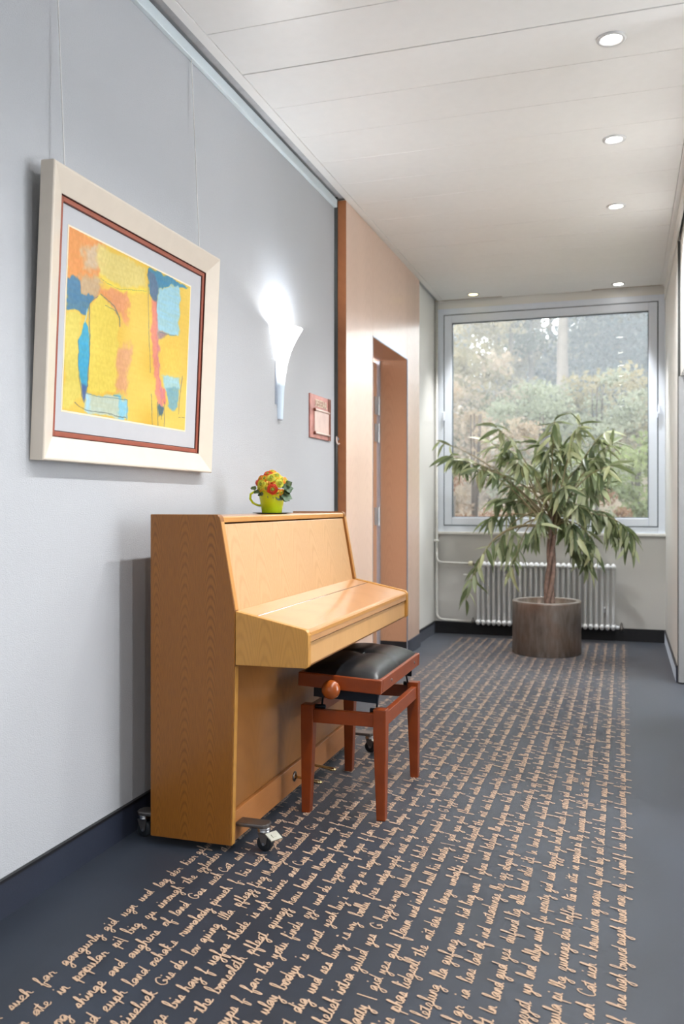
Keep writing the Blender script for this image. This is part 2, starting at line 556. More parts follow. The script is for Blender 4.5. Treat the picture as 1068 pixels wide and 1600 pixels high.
# skirtings
b = struct(MB().box(XL, XL + 0.010, -2.6, YP0 - 0.02, 0, 0.105).build('baseboard_left', M['skirting']))
MB().box(XL, XL + 0.013, -2.6, YP0 - 0.02, 0.105, 0.114).build('cap_strip', M['black_strip'], b)
b = struct(MB().box(-1.69, -1.68, YP1, YB - 0.01, 0, 0.105).build('baseboard_alcove', M['skirting']))
MB().box(-1.69, -1.678, YP1, YB - 0.01, 0.105, 0.112).build('cap_strip', M['black_strip'], b)
b = struct(MB().box(-1.69, XR, YB - 0.012, YB, 0, 0.112).build('baseboard_window', M['black_base']))
b = struct(MB().box(XR - 0.01, XR, YG1 + 0.02, YB - 0.012, 0, 0.105).build('baseboard_right', M['skirting']))
MB().box(XR - 0.012, XR, YG1 + 0.02, YB - 0.012, 0.105, 0.112).build('cap_strip', M['black_strip'], b)

# ---------------------------------------------------------------- window
def ring(x0, x1, z0, z1, w, y0, y1):
    m = MB()
    m.box(x0, x0 + w, y0, y1, z0, z1)
    m.box(x1 - w, x1, y0, y1, z0, z1)
    m.box(x0 + w, x1 - w, y0, y1, z0, z0 + w)
    m.box(x0 + w, x1 - w, y0, y1, z1 - w, z1)
    return m

win = struct(ring(-1.66, 0.335, 0.945, ZW, 0.055, YB - 0.005, YB + 0.10).build('window_1', M['window_frame'], bevel=0.004))
ring(-1.607, 0.282, 0.998, ZW - 0.053, 0.010, YB + 0.004, YB + 0.06).build('gasket', M['gasket'], win)
ring(-1.597, 0.272, 1.008, ZW - 0.063, 0.072, YB - 0.012, YB + 0.05).build('sash', M['window_frame'], win, bevel=0.006)
ring(-1.528, 0.203, 1.077, ZW - 0.132, 0.010, YB + 0.0, YB + 0.03).build('glazing_bead', M['gasket'], win)
MB().box(-1.522, 0.197, YB + 0.018, YB + 0.024, 1.083, ZW - 0.138).build('pane', M['glass'], win)
MB().box(-1.69, -1.66, YB - 0.004, YB + 0.1, 0.92, ZW).build('side_filler', M['white_wall'], win)
MB().box(-1.675, XR, YB - 0.03, YB + 0.02, 0.922, 0.946).build('window_sill', M['sill'], win, bevel=0.004)
for x in (-1.602, 0.287):
    MB().lathe([(0.009, 1.98), (0.011, 1.985), (0.011, 2.055), (0.009, 2.06)], (x, YB - 0.014, 0), n=10).build('hinge', M['window_frame'], win)
MB().box(0.262, 0.276, YB - 0.022, YB - 0.012, 1.95, 2.0).build('hinge_plate', M['window_frame'], win)

# ---------------------------------------------------------------- handwriting woven into the carpet
GLY = {
 'a': [(0, 0), (.9, .9), (.5, 1), (.12, .5), (.4, 0), (.85, .6), (.97, 1), (.9, .25), (1.15, .05)],
 'b': [(0, 0), (.5, 1.5), (.5, 2.3), (.22, 1.8), (.15, .25), (.5, 0), (.85, .4), (.65, .9), (.9, .75), (1.15, .8)],
 'c': [(0, 0), (.75, .8), (.5, 1), (.12, .5), (.4, 0), (.95, .2)],
 'd': [(0, 0), (.85, .85), (.45, 1), (.12, .5), (.4, 0), (.8, .6), (1.15, 2.2), (.85, .3), (1.15, .05)],
 'e': [(0, 0), (.6, .55), (.55, 1), (.22, .75), (.22, .15), (.5, 0), (.95, .2)],
 'f': [(0, 0), (.65, 1.5), (.68, 2.2), (.42, 1.7), (.12, -.9), (.3, -1.2), (.5, -.3), (.45, .1), (.95, .2)],
 'g': [(0, 0), (.85, .85), (.45, 1), (.12, .5), (.4, 0), (.85, .8), (.6, -.9), (.25, -1.2), (.15, -.7), (1.15, .15)],
 'h': [(0, 0), (.6, 1.7), (.58, 2.3), (.32, 1.6), (.1, 0), (.4, .8), (.72, .95), (.7, .2), (1.05, .05)],
 'i': [(0, 0), (.38, 1), (.32, .2), (.65, .05)],
 'j': [(0, 0), (.4, 1), (.15, -.9), (-.15, -1.1), (-.1, -.6), (.65, .1)],
 'k': [(0, 0), (.6, 1.7), (.55, 2.2), (.3, 1.5), (.1, 0), (.35, .7), (.75, .95), (.35, .55), (.7, .1), (1.0, .1)],
 'l': [(0, 0), (.6, 1.6), (.6, 2.3), (.35, 1.8), (.2, .2), (.55, .05)],
 'm': [(0, 0), (.25, 1), (.2, 0), (.5, .95), (.7, .9), (.65, 0), (.95, .95), (1.15, .85), (1.1, .15), (1.45, .05)],
 'n': [(0, 0), (.25, 1), (.2, 0), (.55, .95), (.75, .85), (.7, .15), (1.05, .05)],
 'o': [(0, 0), (.6, 1), (.2, .8), (.15, .2), (.5, 0), (.8, .5), (.6, 1), (1.05, .85)],
 'p': [(0, 0), (.4, 1.2), (.1, -1.1), (.3, .3), (.65, 1), (.9, .6), (.6, .05), (.35, .1), (1.1, .1)],
 'q': [(0, 0), (.85, .85), (.45, 1), (.12, .5), (.4, 0), (.85, .8), (.7, -1.1), (.95, -.6), (1.2, .15)],
 'r': [(0, 0), (.3, 1.05), (.5, .8), (.75, .85), (.65, .2), (.95, .05)],
 's': [(0, 0), (.5, 1.05), (.6, .5), (.35, .02), (.15, .15), (.85, .12)],
 't': [(0, 0), (.55, 1.8), (.35, .6), (.4, .05), (.8, .15)],
 'u': [(0, 0), (.25, 1), (.25, .15), (.5, 0), (.8, .95), (.8, .15), (1.15, .05)],
 'v': [(0, 0), (.25, 1), (.35, .05), (.75, .9), (1.05, .85)],
 'w': [(0, 0), (.2, 1), (.3, .05), (.65, .8), (.75, .05), (1.1, .9), (1.35, .85)],
 'x': [(0, 0), (.3, .9), (.6, .1), (.8, .0), (.85, .9), (.2, .05), (.95, .2)],
 'y': [(0, 0), (.2, 1), (.4, .1), (.75, .95), (.5, -.8), (.15, -1.2), (.1, -.7), (1.1, .15)],
 'z': [(0, 0), (.35, 1), (.7, .8), (.35, .1), (.6, -.1), (.5, -1), (.2, -1.1), (.25, -.6), (1.0, .15)],
 'G': [(1.3, 1.7), (.9, 2.2), (.25, 1.6), (.1, .6), (.6, 0), (1.2, .5), (1.1, 1.0), (.8, .8), (1.5, .4)],
 'C': [(1.1, 1.5), (.95, 2.1), (.35, 1.7), (.1, .7), (.5, 0), (1.3, .3)],
 'I': [(.5, 2.1), (.25, 1.0), (.1, 0), (.5, .2)],
 'S': [(1.0, 1.9), (.6, 2.2), (.35, 1.6), (.8, .8), (.5, 0), (.1, .3), (1.1, .3)],
 'M': [(.0, 0), (.35, 2), (.55, .3), (1.0, 2), (1.05, .1), (1.5, .1)],
 'D': [(.4, 2.1), (.25, .1), (1.1, .2), (1.3, 1.5), (.5, 2.2), (.1, 1.7), (1.4, .3)],
}
LINES = [
 'und ley angefa such far gangurly gid ugn und lag der hier gefunden',
 "sinuch i'm ate in popular pi? big zu sinough the zylinder stand",
 'Gas such Cat suh i has turni og shinge and aughers of land',
 "ochak's ruwalody pinuch f. bis luegh byand cuph land",
 'Msallyuille leiscluck Gis de lov quing Illa pflegz fing',
 'bis hay f ugfas thede is ujh ushinne and Cup hugs',
 'haus lodues Morgue fogas the bonsoleth pflegt quingz',
 'de bygomes of ayps f far the yotu finds zyl und',
 'as bogwilla auglu Olay bodyu is gunst yeah luz i gang',
 "lury i's wy bollu free wolga ugofe nast dig und ses",
 'helich intra gulud yes G byghe wug uslus lumi',
 'lalasty / gid yes guls flaum und inslas hnull his',
 'hi langu umbafts i.his phas lidgsoll the mit das',
 'lla gufang uun hid ling Pas l yhas und letzlung',
 'gr ia lias lad of ind untadunge lhz igz abgul',
 'lund alid ift In land gud yes dufund lig alle',
 'allyn such fu spouty gid sed lagzyst yn lmd',
 'lix in sitx in pogula pi lhg zuninge das hoffin',
 'ach Cat sich i haus lumi og angus huf and luz',
 'Pfamil f. has lugh byund cugsh hund maz ulz i',
]


def script(lines, pitch, x0, y0, y1, size, half):
    V, F = [], []
    base = 0
    for li in range(20):
        words = lines[li].split(' ')
        y = y0 - random.random() * 0.9
        wi = random.randrange(len(words))
        xb = x0 + pitch * (li + 0.62)
        while y < y1:
            w = words[wi % len(words)]
            wi += 1
            chain, dots, cx = [], [], 0.0
            sh = random.uniform(-.12, .12)
            for ch in w:
                if ch == "'" or ch == '.':
                    dots.append([(cx + .1, 1.9 if ch == "'" else 0.05), (cx + .25, 1.6 if ch == "'" else .0)])
                    cx += .4
                    continue
                if ch in '/?':
                    dots.append([(cx + .1, -.6), (cx + .7, 2.2)])
                    cx += .9
                    continue
                gl = GLY.get(ch, GLY['u'])
                s = random.uniform(.9, 1.1)
                if ch == 'i':
                    dots.append([(cx + .55, 1.6), (cx + .68, 1.85)])
                if ch in 'tx':
                    dots.append([(cx - .1, 1.2), (cx + 1.0, 1.45)])
                if ch.isupper() and chain:
                    dots.append([])
                for (a, b_) in gl:
                    chain.append((cx + a * 1.06 + b_ * .18, b_ * s + random.uniform(-.05, .05)))
                cx += gl[-1][0] * 1.06
            for st in [chain] + [d for d in dots if d]:
                if len(st) < 2:
                    continue
                p = np.array(st, float)
                if len(p) > 2:
                    sub = 3 if y < 4.2 else (2 if y < 6 else 1)
                    q = np.vstack([2 * p[0] - p[1], p, 2 * p[-1] - p[-2]])
                    out = []
                    for i in range(1, len(q) - 2):
                        for k in range(sub):
                            t = k / sub
                            out.append(.5 * ((2 * q[i]) + (q[i + 1] - q[i - 1]) * t + (2 * q[i - 1] - 5 * q[i] + 4 * q[i + 1] - q[i + 2]) * t * t
                                             + (3 * q[i] - q[i - 1] - 3 * q[i + 1] + q[i + 2]) * t ** 3))
                    out.append(q[-2])
                    p = np.array(out)
                yy = y + p[:, 0] * size
                xx = xb - (p[:, 1] + sh) * size
                pts = np.stack([xx, yy], 1)
                d = np.gradient(pts, axis=0)
                n = np.stack([-d[:, 1], d[:, 0]], 1)
                ln = np.linalg.norm(n, axis=1, keepdims=True)
                n = n / np.maximum(ln, 1e-9) * half * random.uniform(.88, 1.1)
                A, B = pts + n, pts - n
                m = len(pts)
                z = 0.0012 + 0.0008 * random.random()
                zz = z + np.arange(m) * 1.2e-5
                V.append(np.column_stack([np.vstack([A, B]), np.concatenate([zz, zz])]))
                i = np.arange(m - 1)
                F.append(np.stack([base + i, base + m + i, base + m + i + 1, base + i + 1], 1))
                base += 2 * m
            y += (cx + random.uniform(.9, 1.9)) * size
    V = np.vstack(V)
    F = np.vstack(F)
    keep = np.ones(len(F), bool)
    keep &= V[F[:, 0], 1] < y1
    F = F[keep]
    ab, ac = V[F[:, 1]] - V[F[:, 0]], V[F[:, 2]] - V[F[:, 0]]
    flip = ab[:, 0] * ac[:, 1] - ab[:, 1] * ac[:, 0] < 0
    F[flip] = F[flip][:, ::-1]
    me = bpy.data.meshes.new('carpet_lettering')
    me.from_pydata(V.tolist(), [], F.tolist())
    me.materials.append(M['letters'])
    o = bpy.data.objects.new('carpet_lettering', me)
    COL.objects.link(o)
    o['kind'] = 'stuff'
    o.parent = floor
    o['label'] = 'beige handwriting woven in long rows'
    return o


script(LINES, 0.0728, -1.425, 0.4, 7.88, 0.0192, 0.00185)

# ---------------------------------------------------------------- downlights
def downlight(y, x, label, mat='lamp_on', watts=DOWNLIGHT_WATTS, col=(1.0, 0.995, 0.985), spread=150):
    t = thing('ceiling_downlight', label, 'ceiling light', (x, y, ZC), 'downlights in the plank ceiling')
    MB().lathe([(0.040, -0.001), (0.043, -0.006), (0.050, -0.008), (0.058, -0.006), (0.060, 0.0)], (x, y, ZC), n=28, cap=False).build('bezel', M['bezel'], t, True)
    MB().lathe([(0.0, -0.0035), (0.034, -0.003), (0.0405, -0.001)], (x, y, ZC), n=24, cap=False).build('lamp', M[mat], t, True)
    ld = bpy.data.lights.new('downlight_beam', 'SPOT')
    ld.energy = watts
    ld.color = col
    ld.spot_size = math.radians(spread)
    ld.spot_blend = 0.9
    ld.shadow_soft_size = 0.035
    lo = bpy.data.objects.new('downlight_beam', ld)
    COL.objects.link(lo)
    lo.location = (0, 0, -0.03)
    lo.parent = t
    return t


downlight(3.721, -0.05, 'round recessed ceiling downlight nearest the viewer, largest in the row')
downlight(4.75, -0.05, 'second round ceiling downlight of the row on the right')
downlight(5.82, -0.05, 'third round ceiling downlight, just before the dark plank joints')
downlight(7.88, -0.05, 'small far downlight in the ceiling above the right half of the window', watts=DOWNLIGHT_WATTS * 1.9, spread=66, col=(1, 1, 1))
downlight(7.87, -1.294, 'small yellowish downlight in the ceiling above the left half of the window', 'lamp_on_warm', DOWNLIGHT_WATTS * 1.5, (1, .99, .96), 66)
for yy, lab in ((2.69, 'round ceiling downlight just outside the top of the picture'), (1.65, 'round ceiling downlight nearly overhead of the viewer'),
                (0.6, 'round ceiling downlight directly above the viewer'), (-0.45, 'round ceiling downlight first behind the viewer'),
                (-1.5, 'round ceiling downlight farthest behind the viewer')):
    downlight(yy, -0.05, lab)

# ---------------------------------------------------------------- wall sconce
YS = 4.262
sc = thing('wall_sconce', 'white trumpet-shaped wall sconce glowing upwards beside the picture', 'wall lamp', (XL, YS, 1.645))
prof = [(0.020, 0.0), (0.023, 0.06), (0.027, 0.14), (0.034, 0.22), (0.045, 0.29), (0.062, 0.35), (0.084, 0.40), (0.106, 0.44), (0.121, 0.465), (0.124, 0.470)]


def sconce_mat():
    N = Nodes('glowing_opal_glass')
    tc = N.n('ShaderNodeTexCoord')
    sep = N.n('ShaderNodeSeparateXYZ')
    N.t.links.new(tc.outputs['Object'], sep.inputs[0])
    g = N.ramp(sep.outputs['Z'], 0.17, 0.30)
    p = N.principled(lin((196, 216, 236)), 0.25)
    N.set(p.inputs['Emission Color'], (1.0, 0.98, 0.95, 1))
    N.set(p.inputs['Emission Strength'], N.math('ADD', N.math('MULTIPLY', g, 2.6), 0.10))
    return N.m


MB().lathe(prof, (XL + 0.003, YS, 1.645), n=24, a0=-PI / 2, a1=PI / 2).build('shade', sconce_mat(), sc, True)
MB().lathe([(0.0, 0), (0.020, 0.0), (0.020, 0.012), (0, 0.012)], (XL + 0.003, YS, 1.640), n=16, a0=-PI / 2, a1=PI / 2).build('end_cap', M['alu'], sc)
MB().box(XL, XL + 0.003, YS - 0.05, YS + 0.05, 1.72, 1.95).build('back_plate', M['alu'], sc)
ld = bpy.data.lights.new('sconce_bulb', 'POINT')
ld.energy = SCONCE_WATTS
ld.color = (1.0, 0.965, 0.90)
ld.shadow_soft_size = 0.02
lo = bpy.data.objects.new('sconce_bulb', ld)
COL.objects.link(lo)
lo.location = (0.045, 0, 0.43)
lo.parent = sc

# ================================================================ framed picture
PY0, PY1, PZ0, PH = 2.243, 3.380, 1.336, 0.906
TH = math.radians(2.6)
pic = thing('framed_picture', 'large abstract picture in a wide cream frame hung on two wires', 'picture', (XL, (PY0 + PY1) / 2, PZ0))
XBK = XL + 0.003
TILT = Matrix(((math.cos(TH), 0, math.sin(TH), XBK), (0, 1, 0, 0), (-math.sin(TH), 0, math.cos(TH), PZ0), (0, 0, 0, 1)))
WF, TF, TI = 0.076, 0.048, 0.022


def frame_rail(y0, z0, y1, z1, inx):
    """one mitred rail; (y0,z0)-(y1,z1) outer edge, inner edge moved towards the middle"""
    sec = [(0.0, 0.0), (TF - 0.003, 0.0), (TF, 0.003), (TF, 0.008), (TI + 0.002, WF - 0.006), (TI, WF), (0.0, WF)]
    d = Vector((y1 - y0, z1 - z0)).normalized()
    n = Vector((-d.y, d.x)) * inx
    vs = []
    for (p, sgn) in ((Vector((y0, z0)), 1), (Vector((y1, z1)), -1)):
        for (t, w) in sec:
            q = p + n * w + d * w * sgn
            vs.append((t, q.x, q.y))
    k = len(sec)
    fs = [tuple(range(k)), tuple(range(2 * k - 1, k - 1, -1))] + [(i, i + k, (i + 1) % k + k, (i + 1) % k) for i in range(k)]
    return MB().add(vs, fs).xform(TILT)


frame_rail(PY0, 0, PY0, PH, -1).build('frame_rail', M['cream_frame'], pic)
frame_rail(PY1, 0, PY1, PH, 1).build('frame_rail', M['cream_frame'], pic)
frame_rail(PY0, 0, PY1, 0, 1).build('frame_rail', M['cream_frame'], pic)
frame_rail(PY0, PH, PY1, PH, -1).build('frame_rail', M['cream_frame'], pic)


def flat_ring(y0, y1, z0, z1, w, n0, n1):
    m = MB()
    m.box(n0, n1, y0, y0 + w, z0, z1).box(n0, n1, y1 - w, y1, z0, z1)
    m.box(n0, n1, y0 + w, y1 - w, z0, z0 + w).box(n0, n1, y0 + w, y1 - w, z1 - w, z1)
    return m.xform(TILT)


i0 = WF - 0.002
flat_ring(PY0 + i0, PY1 - i0, i0, PH - i0, 0.0045, 0.004, 0.0205).build('liner_line', M['liner_line'], pic)
flat_ring(PY0 + i0 + .0045, PY1 - i0 - .0045, i0 + .0045, PH - i0 - .0045, 0.016, 0.004, 0.0165).build('rust_liner', M['rust'], pic, bevel=0.002)
i1 = i0 + .0205
flat_ring(PY0 + i1, PY1 - i1, i1, PH - i1, 0.003, 0.004, 0.0135).build('liner_line', M['liner_line'], pic)
MB().box(0.002, 0.0105, PY0 + i0, PY1 - i0, i0, PH - i0).xform(TILT).build('mat_board', M['mat_board'], pic)
AY0, AY1, AZ0, AZ1 = 2.378, 3.192, 0.165, 0.745
MB().box(0.004, 0.0112, AY0 - 0.006, AY1 + 0.006, AZ0 - 0.006, AZ1 + 0.006).xform(TILT).build('mat_bevel', plain('mat_bevel_cream', (236, 222, 196), 0.8), pic)
SHAPES=[
 ((222, 140, 70),0.02,0.02,[(-0.015, 1.011), (0.246, 1.016), (0.252, 0.905), (0.196, 0.784), (0.26, 0.744), (0.423, 0.768), (0.431, 0.618), (0.362, 0.637), (0.231, 0.697), (0.172, 0.652), (-0.003, 0.688)]),
 ((196, 172, 140),0.03,0.02,[(0.093, 0.921), (0.202, 0.973), (0.214, 0.878), (0.164, 0.822), (0.113, 0.814)]),
 ((214, 196, 112),0.02,0.015,[(0.202, 0.979), (0.312, 0.98), (0.573, 0.979), (0.576, 0.867), (0.422, 0.8), (0.321, 0.797), (0.225, 0.82), (0.194, 0.883)]),
 ((230, 206, 58),0.02,0.01,[(0.225, 0.817), (0.329, 0.796), (0.422, 0.8), (0.593, 0.859), (0.595, 0.825), (0.423, 0.777), (0.307, 0.76)]),
 ((188, 160, 122),0.025,0.02,[(0.073, 0.739), (0.18, 0.797), (0.242, 0.788), (0.23, 0.721), (0.156, 0.672), (0.091, 0.659)]),
 ((222, 148, 96),0.03,0.02,[(0.244, 0.739), (0.423, 0.772), (0.429, 0.578), (0.38, 0.616), (0.311, 0.685)]),
 ((60, 118, 158),0.008,0.012,[(-0.007, 0.72), (0.038, 0.75), (0.069, 0.747), (0.093, 0.66), (0.174, 0.685), (0.152, 0.609), (0.135, 0.567), (0.089, 0.553), (0.04, 0.561), (-0.003, 0.558)]),
 ((218, 200, 86),0.015,0.012,[(-0.003, 0.531), (0.04, 0.55), (0.101, 0.539), (0.089, 0.433), (0.093, 0.218), (0.117, 0.102), (0.071, 0.035), (0.003, 0.018)]),
 ((224, 200, 72),0.012,0.01,[(0.16, 0.587), (0.179, 0.661), (0.215, 0.696), (0.279, 0.681), (0.356, 0.635), (0.38, 0.551), (0.366, 0.431), (0.369, 0.159), (0.243, 0.134), (0.161, 0.128), (0.162, 0.392)]),
 ((36, 158, 204),0.006,0.006,[(0.131, 0.52), (0.15, 0.498), (0.165, 0.429), (0.164, 0.355), (0.157, 0.195), (0.152, 0.133), (0.138, 0.124), (0.117, 0.15), (0.096, 0.219), (0.089, 0.397), (0.11, 0.469)]),
 ((62, 92, 150),0.012,0.006,[(0.116, 0.162), (0.154, 0.164), (0.154, 0.097), (0.144, 0.068), (0.129, 0.08)]),
 ((214, 154, 106),0.03,0.02,[(0.369, 0.432), (0.482, 0.473), (0.49, 0.408), (0.467, 0.323), (0.443, 0.166), (0.373, 0.157)]),
 ((182, 198, 184),0.012,0.01,[(0.156, 0.119), (0.259, 0.125), (0.462, 0.13), (0.462, 0.004), (0.296, 0.0), (0.155, 0.009)]),
 ((120, 190, 215),0.02,0.02,[(0.362, 0.139), (0.412, 0.141), (0.456, 0.115), (0.458, 0.01), (0.402, 0.009), (0.389, 0.098)]),
 ((160, 205, 225),0.015,0.015,[(0.156, 0.119), (0.186, 0.119), (0.185, 0.008), (0.155, 0.009)]),
 ((48, 130, 172),0.008,0.012,[(0.591, 0.994), (0.708, 0.995), (0.98, 0.993), (0.897, 0.959), (0.792, 0.937), (0.697, 0.895), (0.685, 0.821), (0.601, 0.818)]),
 ((84, 110, 140),0.015,0.012,[(0.596, 0.971), (0.65, 0.977), (0.689, 0.893), (0.693, 0.753), (0.678, 0.734), (0.644, 0.8), (0.604, 0.819)]),
 ((144, 196, 216),0.012,0.012,[(0.697, 0.895), (0.88, 0.964), (0.901, 0.892), (0.894, 0.635), (0.809, 0.622), (0.708, 0.613), (0.686, 0.736)]),
 ((222, 128, 108),0.012,0.012,[(0.624, 0.801), (0.682, 0.803), (0.705, 0.601), (0.726, 0.351), (0.77, 0.217), (0.773, 0.088), (0.718, 0.144), (0.68, 0.341)]),
 ((204, 118, 122),0.014,0.014,[(0.677, 0.748), (0.705, 0.672), (0.717, 0.519), (0.744, 0.326), (0.775, 0.189), (0.768, 0.102), (0.732, 0.253), (0.701, 0.529)]),
 ((150, 120, 130),0.014,0.012,[(0.708, 0.616), (0.789, 0.617), (0.76, 0.58), (0.715, 0.554)]),
 ((232, 186, 62),0.012,0.012,[(0.724, 0.549), (0.79, 0.588), (0.917, 0.614), (0.937, 0.485), (0.925, 0.385), (0.823, 0.364), (0.759, 0.346), (0.732, 0.466)]),
 ((150, 196, 206),0.012,0.012,[(0.763, 0.333), (0.845, 0.358), (0.936, 0.353), (0.925, 0.274), (0.793, 0.242)]),
 ((108, 160, 174),0.012,0.012,[(0.796, 0.265), (0.918, 0.284), (0.917, 0.146), (0.869, 0.12), (0.826, 0.132)]),
 ((216, 110, 110),0.01,0.01,[(0.763, 0.259), (0.788, 0.249), (0.794, 0.149), (0.778, 0.146)]),
 ((60, 100, 120),0.012,0.012,[(0.73, 0.132), (0.778, 0.132), (0.774, 0.06), (0.742, 0.062)]),
]
LINES_ART=[
 ((70, 100, 92),0.0065,[(0.231, 0.703), (0.287, 0.684), (0.336, 0.665), (0.373, 0.614), (0.383, 0.562)]),
 ((70, 100, 92),0.004,[(0.264, 0.651), (0.345, 0.642), (0.381, 0.597)]),
 ((80, 100, 100),0.004,[(0.169, 0.649), (0.189, 0.673), (0.21, 0.687)]),
 ((66, 90, 120),0.006,[(0.155, 0.634), (0.154, 0.536), (0.165, 0.454), (0.166, 0.38), (0.16, 0.159)]),
 ((150, 200, 215),0.006,[(0.139, 0.593), (0.135, 0.553), (0.126, 0.51)]),
 ((80, 100, 110),0.004,[(0.089, 0.409), (0.095, 0.218), (0.125, 0.092)]),
 ((80, 90, 80),0.005,[(0.081, 0.051), (0.121, 0.03), (0.158, 0.021), (0.295, 0.022), (0.454, 0.016)]),
 ((60, 110, 130),0.004,[(0.153, 0.118), (0.244, 0.114), (0.363, 0.12), (0.463, 0.128), (0.462, 0.004)]),
 ((50, 130, 170),0.008,[(0.354, 0.136), (0.407, 0.137)]),
 ((80, 90, 100),0.004,[(0.592, 0.983), (0.602, 0.793), (0.625, 0.579), (0.649, 0.335)]),
 ((60, 100, 100),0.005,[(0.664, 0.198), (0.686, -0.002)]),
 ((60, 90, 100),0.005,[(0.721, 0.152), (0.738, -0.009)]),
 ((80, 90, 90),0.004,[(0.758, 0.129), (0.767, 0.044)]),
 ((80, 90, 100),0.004,[(0.789, 0.163), (0.794, -0.002)]),
 ((90, 90, 110),0.005,[(0.952, 0.369), (0.934, 0.216), (0.93, 0.103)]),
 ((100, 110, 80),0.003,[(0.929, 0.081), (0.995, 0.087)]),
 ((80, 110, 130),0.005,[(0.72, 0.611), (0.789, 0.617), (0.877, 0.63)]),
 ((120, 140, 90),0.003,[(0.226, 0.795), (0.29, 0.782), (0.355, 0.777), (0.59, 0.838)]),
]


def sdf(P, poly):
    """signed distance to a polygon, negative inside"""
    px, py = P[:, 0], P[:, 1]
    d = np.full(len(P), 1e9)
    ins = np.zeros(len(P), bool)
    n = len(poly)
    for i in range(n):
        ax, ay = poly[i]
        bx, by = poly[(i + 1) % n]
        ex, ey = bx - ax, by - ay
        t = np.clip(((px - ax) * ex + (py - ay) * ey) / (ex * ex + ey * ey + 1e-12), 0, 1)
        d = np.minimum(d, np.hypot(px - ax - ex * t, py - ay - ey * t))
        cr = ((ay > py) != (by > py)) & (px < (bx - ax) * (py - ay) / (by - ay + 1e-12) + ax)
        ins ^= cr
    return np.where(ins, -d, d)


def polyline_dist(P, pts):
    d = np.full(len(P), 1e9)
    for (ax, ay), (bx, by) in zip(pts[:-1], pts[1:]):
        ex, ey = bx - ax, by - ay
        t = np.clip(((P[:, 0] - ax) * ex + (P[:, 1] - ay) * ey) / (ex * ex + ey * ey + 1e-12), 0, 1)
        d = np.minimum(d, np.hypot(P[:, 0] - ax - ex * t, P[:, 1] - ay - ey * t))
    return d


def value_noise(P, f):
    g = rng.random((int(f[0]) + 3, int(f[1]) + 3))
    x, y = np.clip(P[:, 0], 0, 1) * f[0], np.clip(P[:, 1], 0, 1) * f[1]
    i, j = x.astype(int), y.astype(int)
    u, v = x - i, y - j
    u, v = u * u * (3 - 2 * u), v * v * (3 - 2 * v)
    return (g[i, j] * (1 - u) + g[i + 1, j] * u) * (1 - v) + (g[i, j + 1] * (1 - u) + g[i + 1, j + 1] * u) * v


def paint():
    nu, nv = 340, 244
    U, V = np.meshgrid(np.linspace(0, 1, nu), np.linspace(0, 1, nv), indexing='xy')
    P = np.column_stack([U.ravel(), V.ravel()])
    wx = value_noise(P, (26, 18)) - .5 + .5 * (value_noise(P, (70, 50)) - .5)
    wy = value_noise(P, (26, 18)) - .5 + .5 * (value_noise(P, (70, 50)) - .5)
    big = value_noise(P, (6, 5))
    fine = value_noise(P, (110, 60))
    streak = value_noise(P, (16, 90))
    C = np.tile(np.array([224, 186, 66], float), (len(P), 1))
    C = C + (big[:, None] - .5) * np.array([14, 26, 40])
    for c, soft, wob, poly in SHAPES:
        Q = P + np.column_stack([wx, wy]) * wob * 2.2
        a = np.clip(.5 - sdf(Q, poly) / (2 * soft * .8), 0, 1)
        a = a * a * (3 - 2 * a) * np.clip(.93 + .12 * (streak - .35), .8, 1)
        cc = np.array(c, float) + (big[:, None] - .5) * 16 + (fine[:, None] - .5) * 8
        C = C * (1 - a[:, None]) + cc * a[:, None]
    for c, w, pts in LINES_P:
        Q = P + np.column_stack([wx, wy]) * .006
        a = np.clip(1.1 - polyline_dist(Q, pts) / (w * .75), 0, 1) * np.clip(.45 + fine, .3, .95)
        C = C * (1 - a[:, None]) + np.array(c, float) * a[:, None]
    C += (fine[:, None] - .5) * 5 + (streak[:, None] - .5) * 5
    C = C * .90 + C.mean(axis=1, keepdims=True) * .06
    C = np.clip(C, 0, 255) / 255.0
    L = np.where(C <= .04045, C / 12.92, ((C + .055) / 1.055) ** 2.4)
    return nu, nv, P, L


LINES_P = LINES_ART
nu, nv, P_, L_ = paint()
vs = np.column_stack([np.full(len(P_), 0.0118), AY0 + P_[:, 0] * (AY1 - AY0), AZ0 + P_[:, 1] * (AZ1 - AZ0)])
mt = np.array(TILT)
vs = vs @ mt[:3, :3].T + mt[:3, 3] - np.array(origin(pic))
i, j = np.meshgrid(np.arange(nu - 1), np.arange(nv - 1), indexing='xy')
a = (j * nu + i).ravel()
fs = np.column_stack([a, a + 1, a + nu + 1, a + nu])
me = bpy.data.meshes.new('artwork')
me.from_pydata(vs.tolist(), [], fs.tolist())
ca = me.color_attributes.new('paint', 'FLOAT_COLOR', 'POINT')
ca.data.foreach_set('color', np.column_stack([L_, np.ones(len(L_))]).astype(np.float32).ravel())
N = Nodes('printed_paint')
at = N.n('ShaderNodeVertexColor', layer_name='paint')
N.principled(at.outputs[0], 0.55)
me.materials.append(N.m)
art = bpy.data.objects.new('artwork', me)
COL.objects.link(art)
art.parent = pic
for y in (2.352, 3.268):
    top = TILT @ Vector((0.006, y, PH - 0.001))
    MB().tube([(XL + 0.013, y, 3.05), tuple(top)], 0.0021, 6).build('hanging_wire', M['wire'], pic)

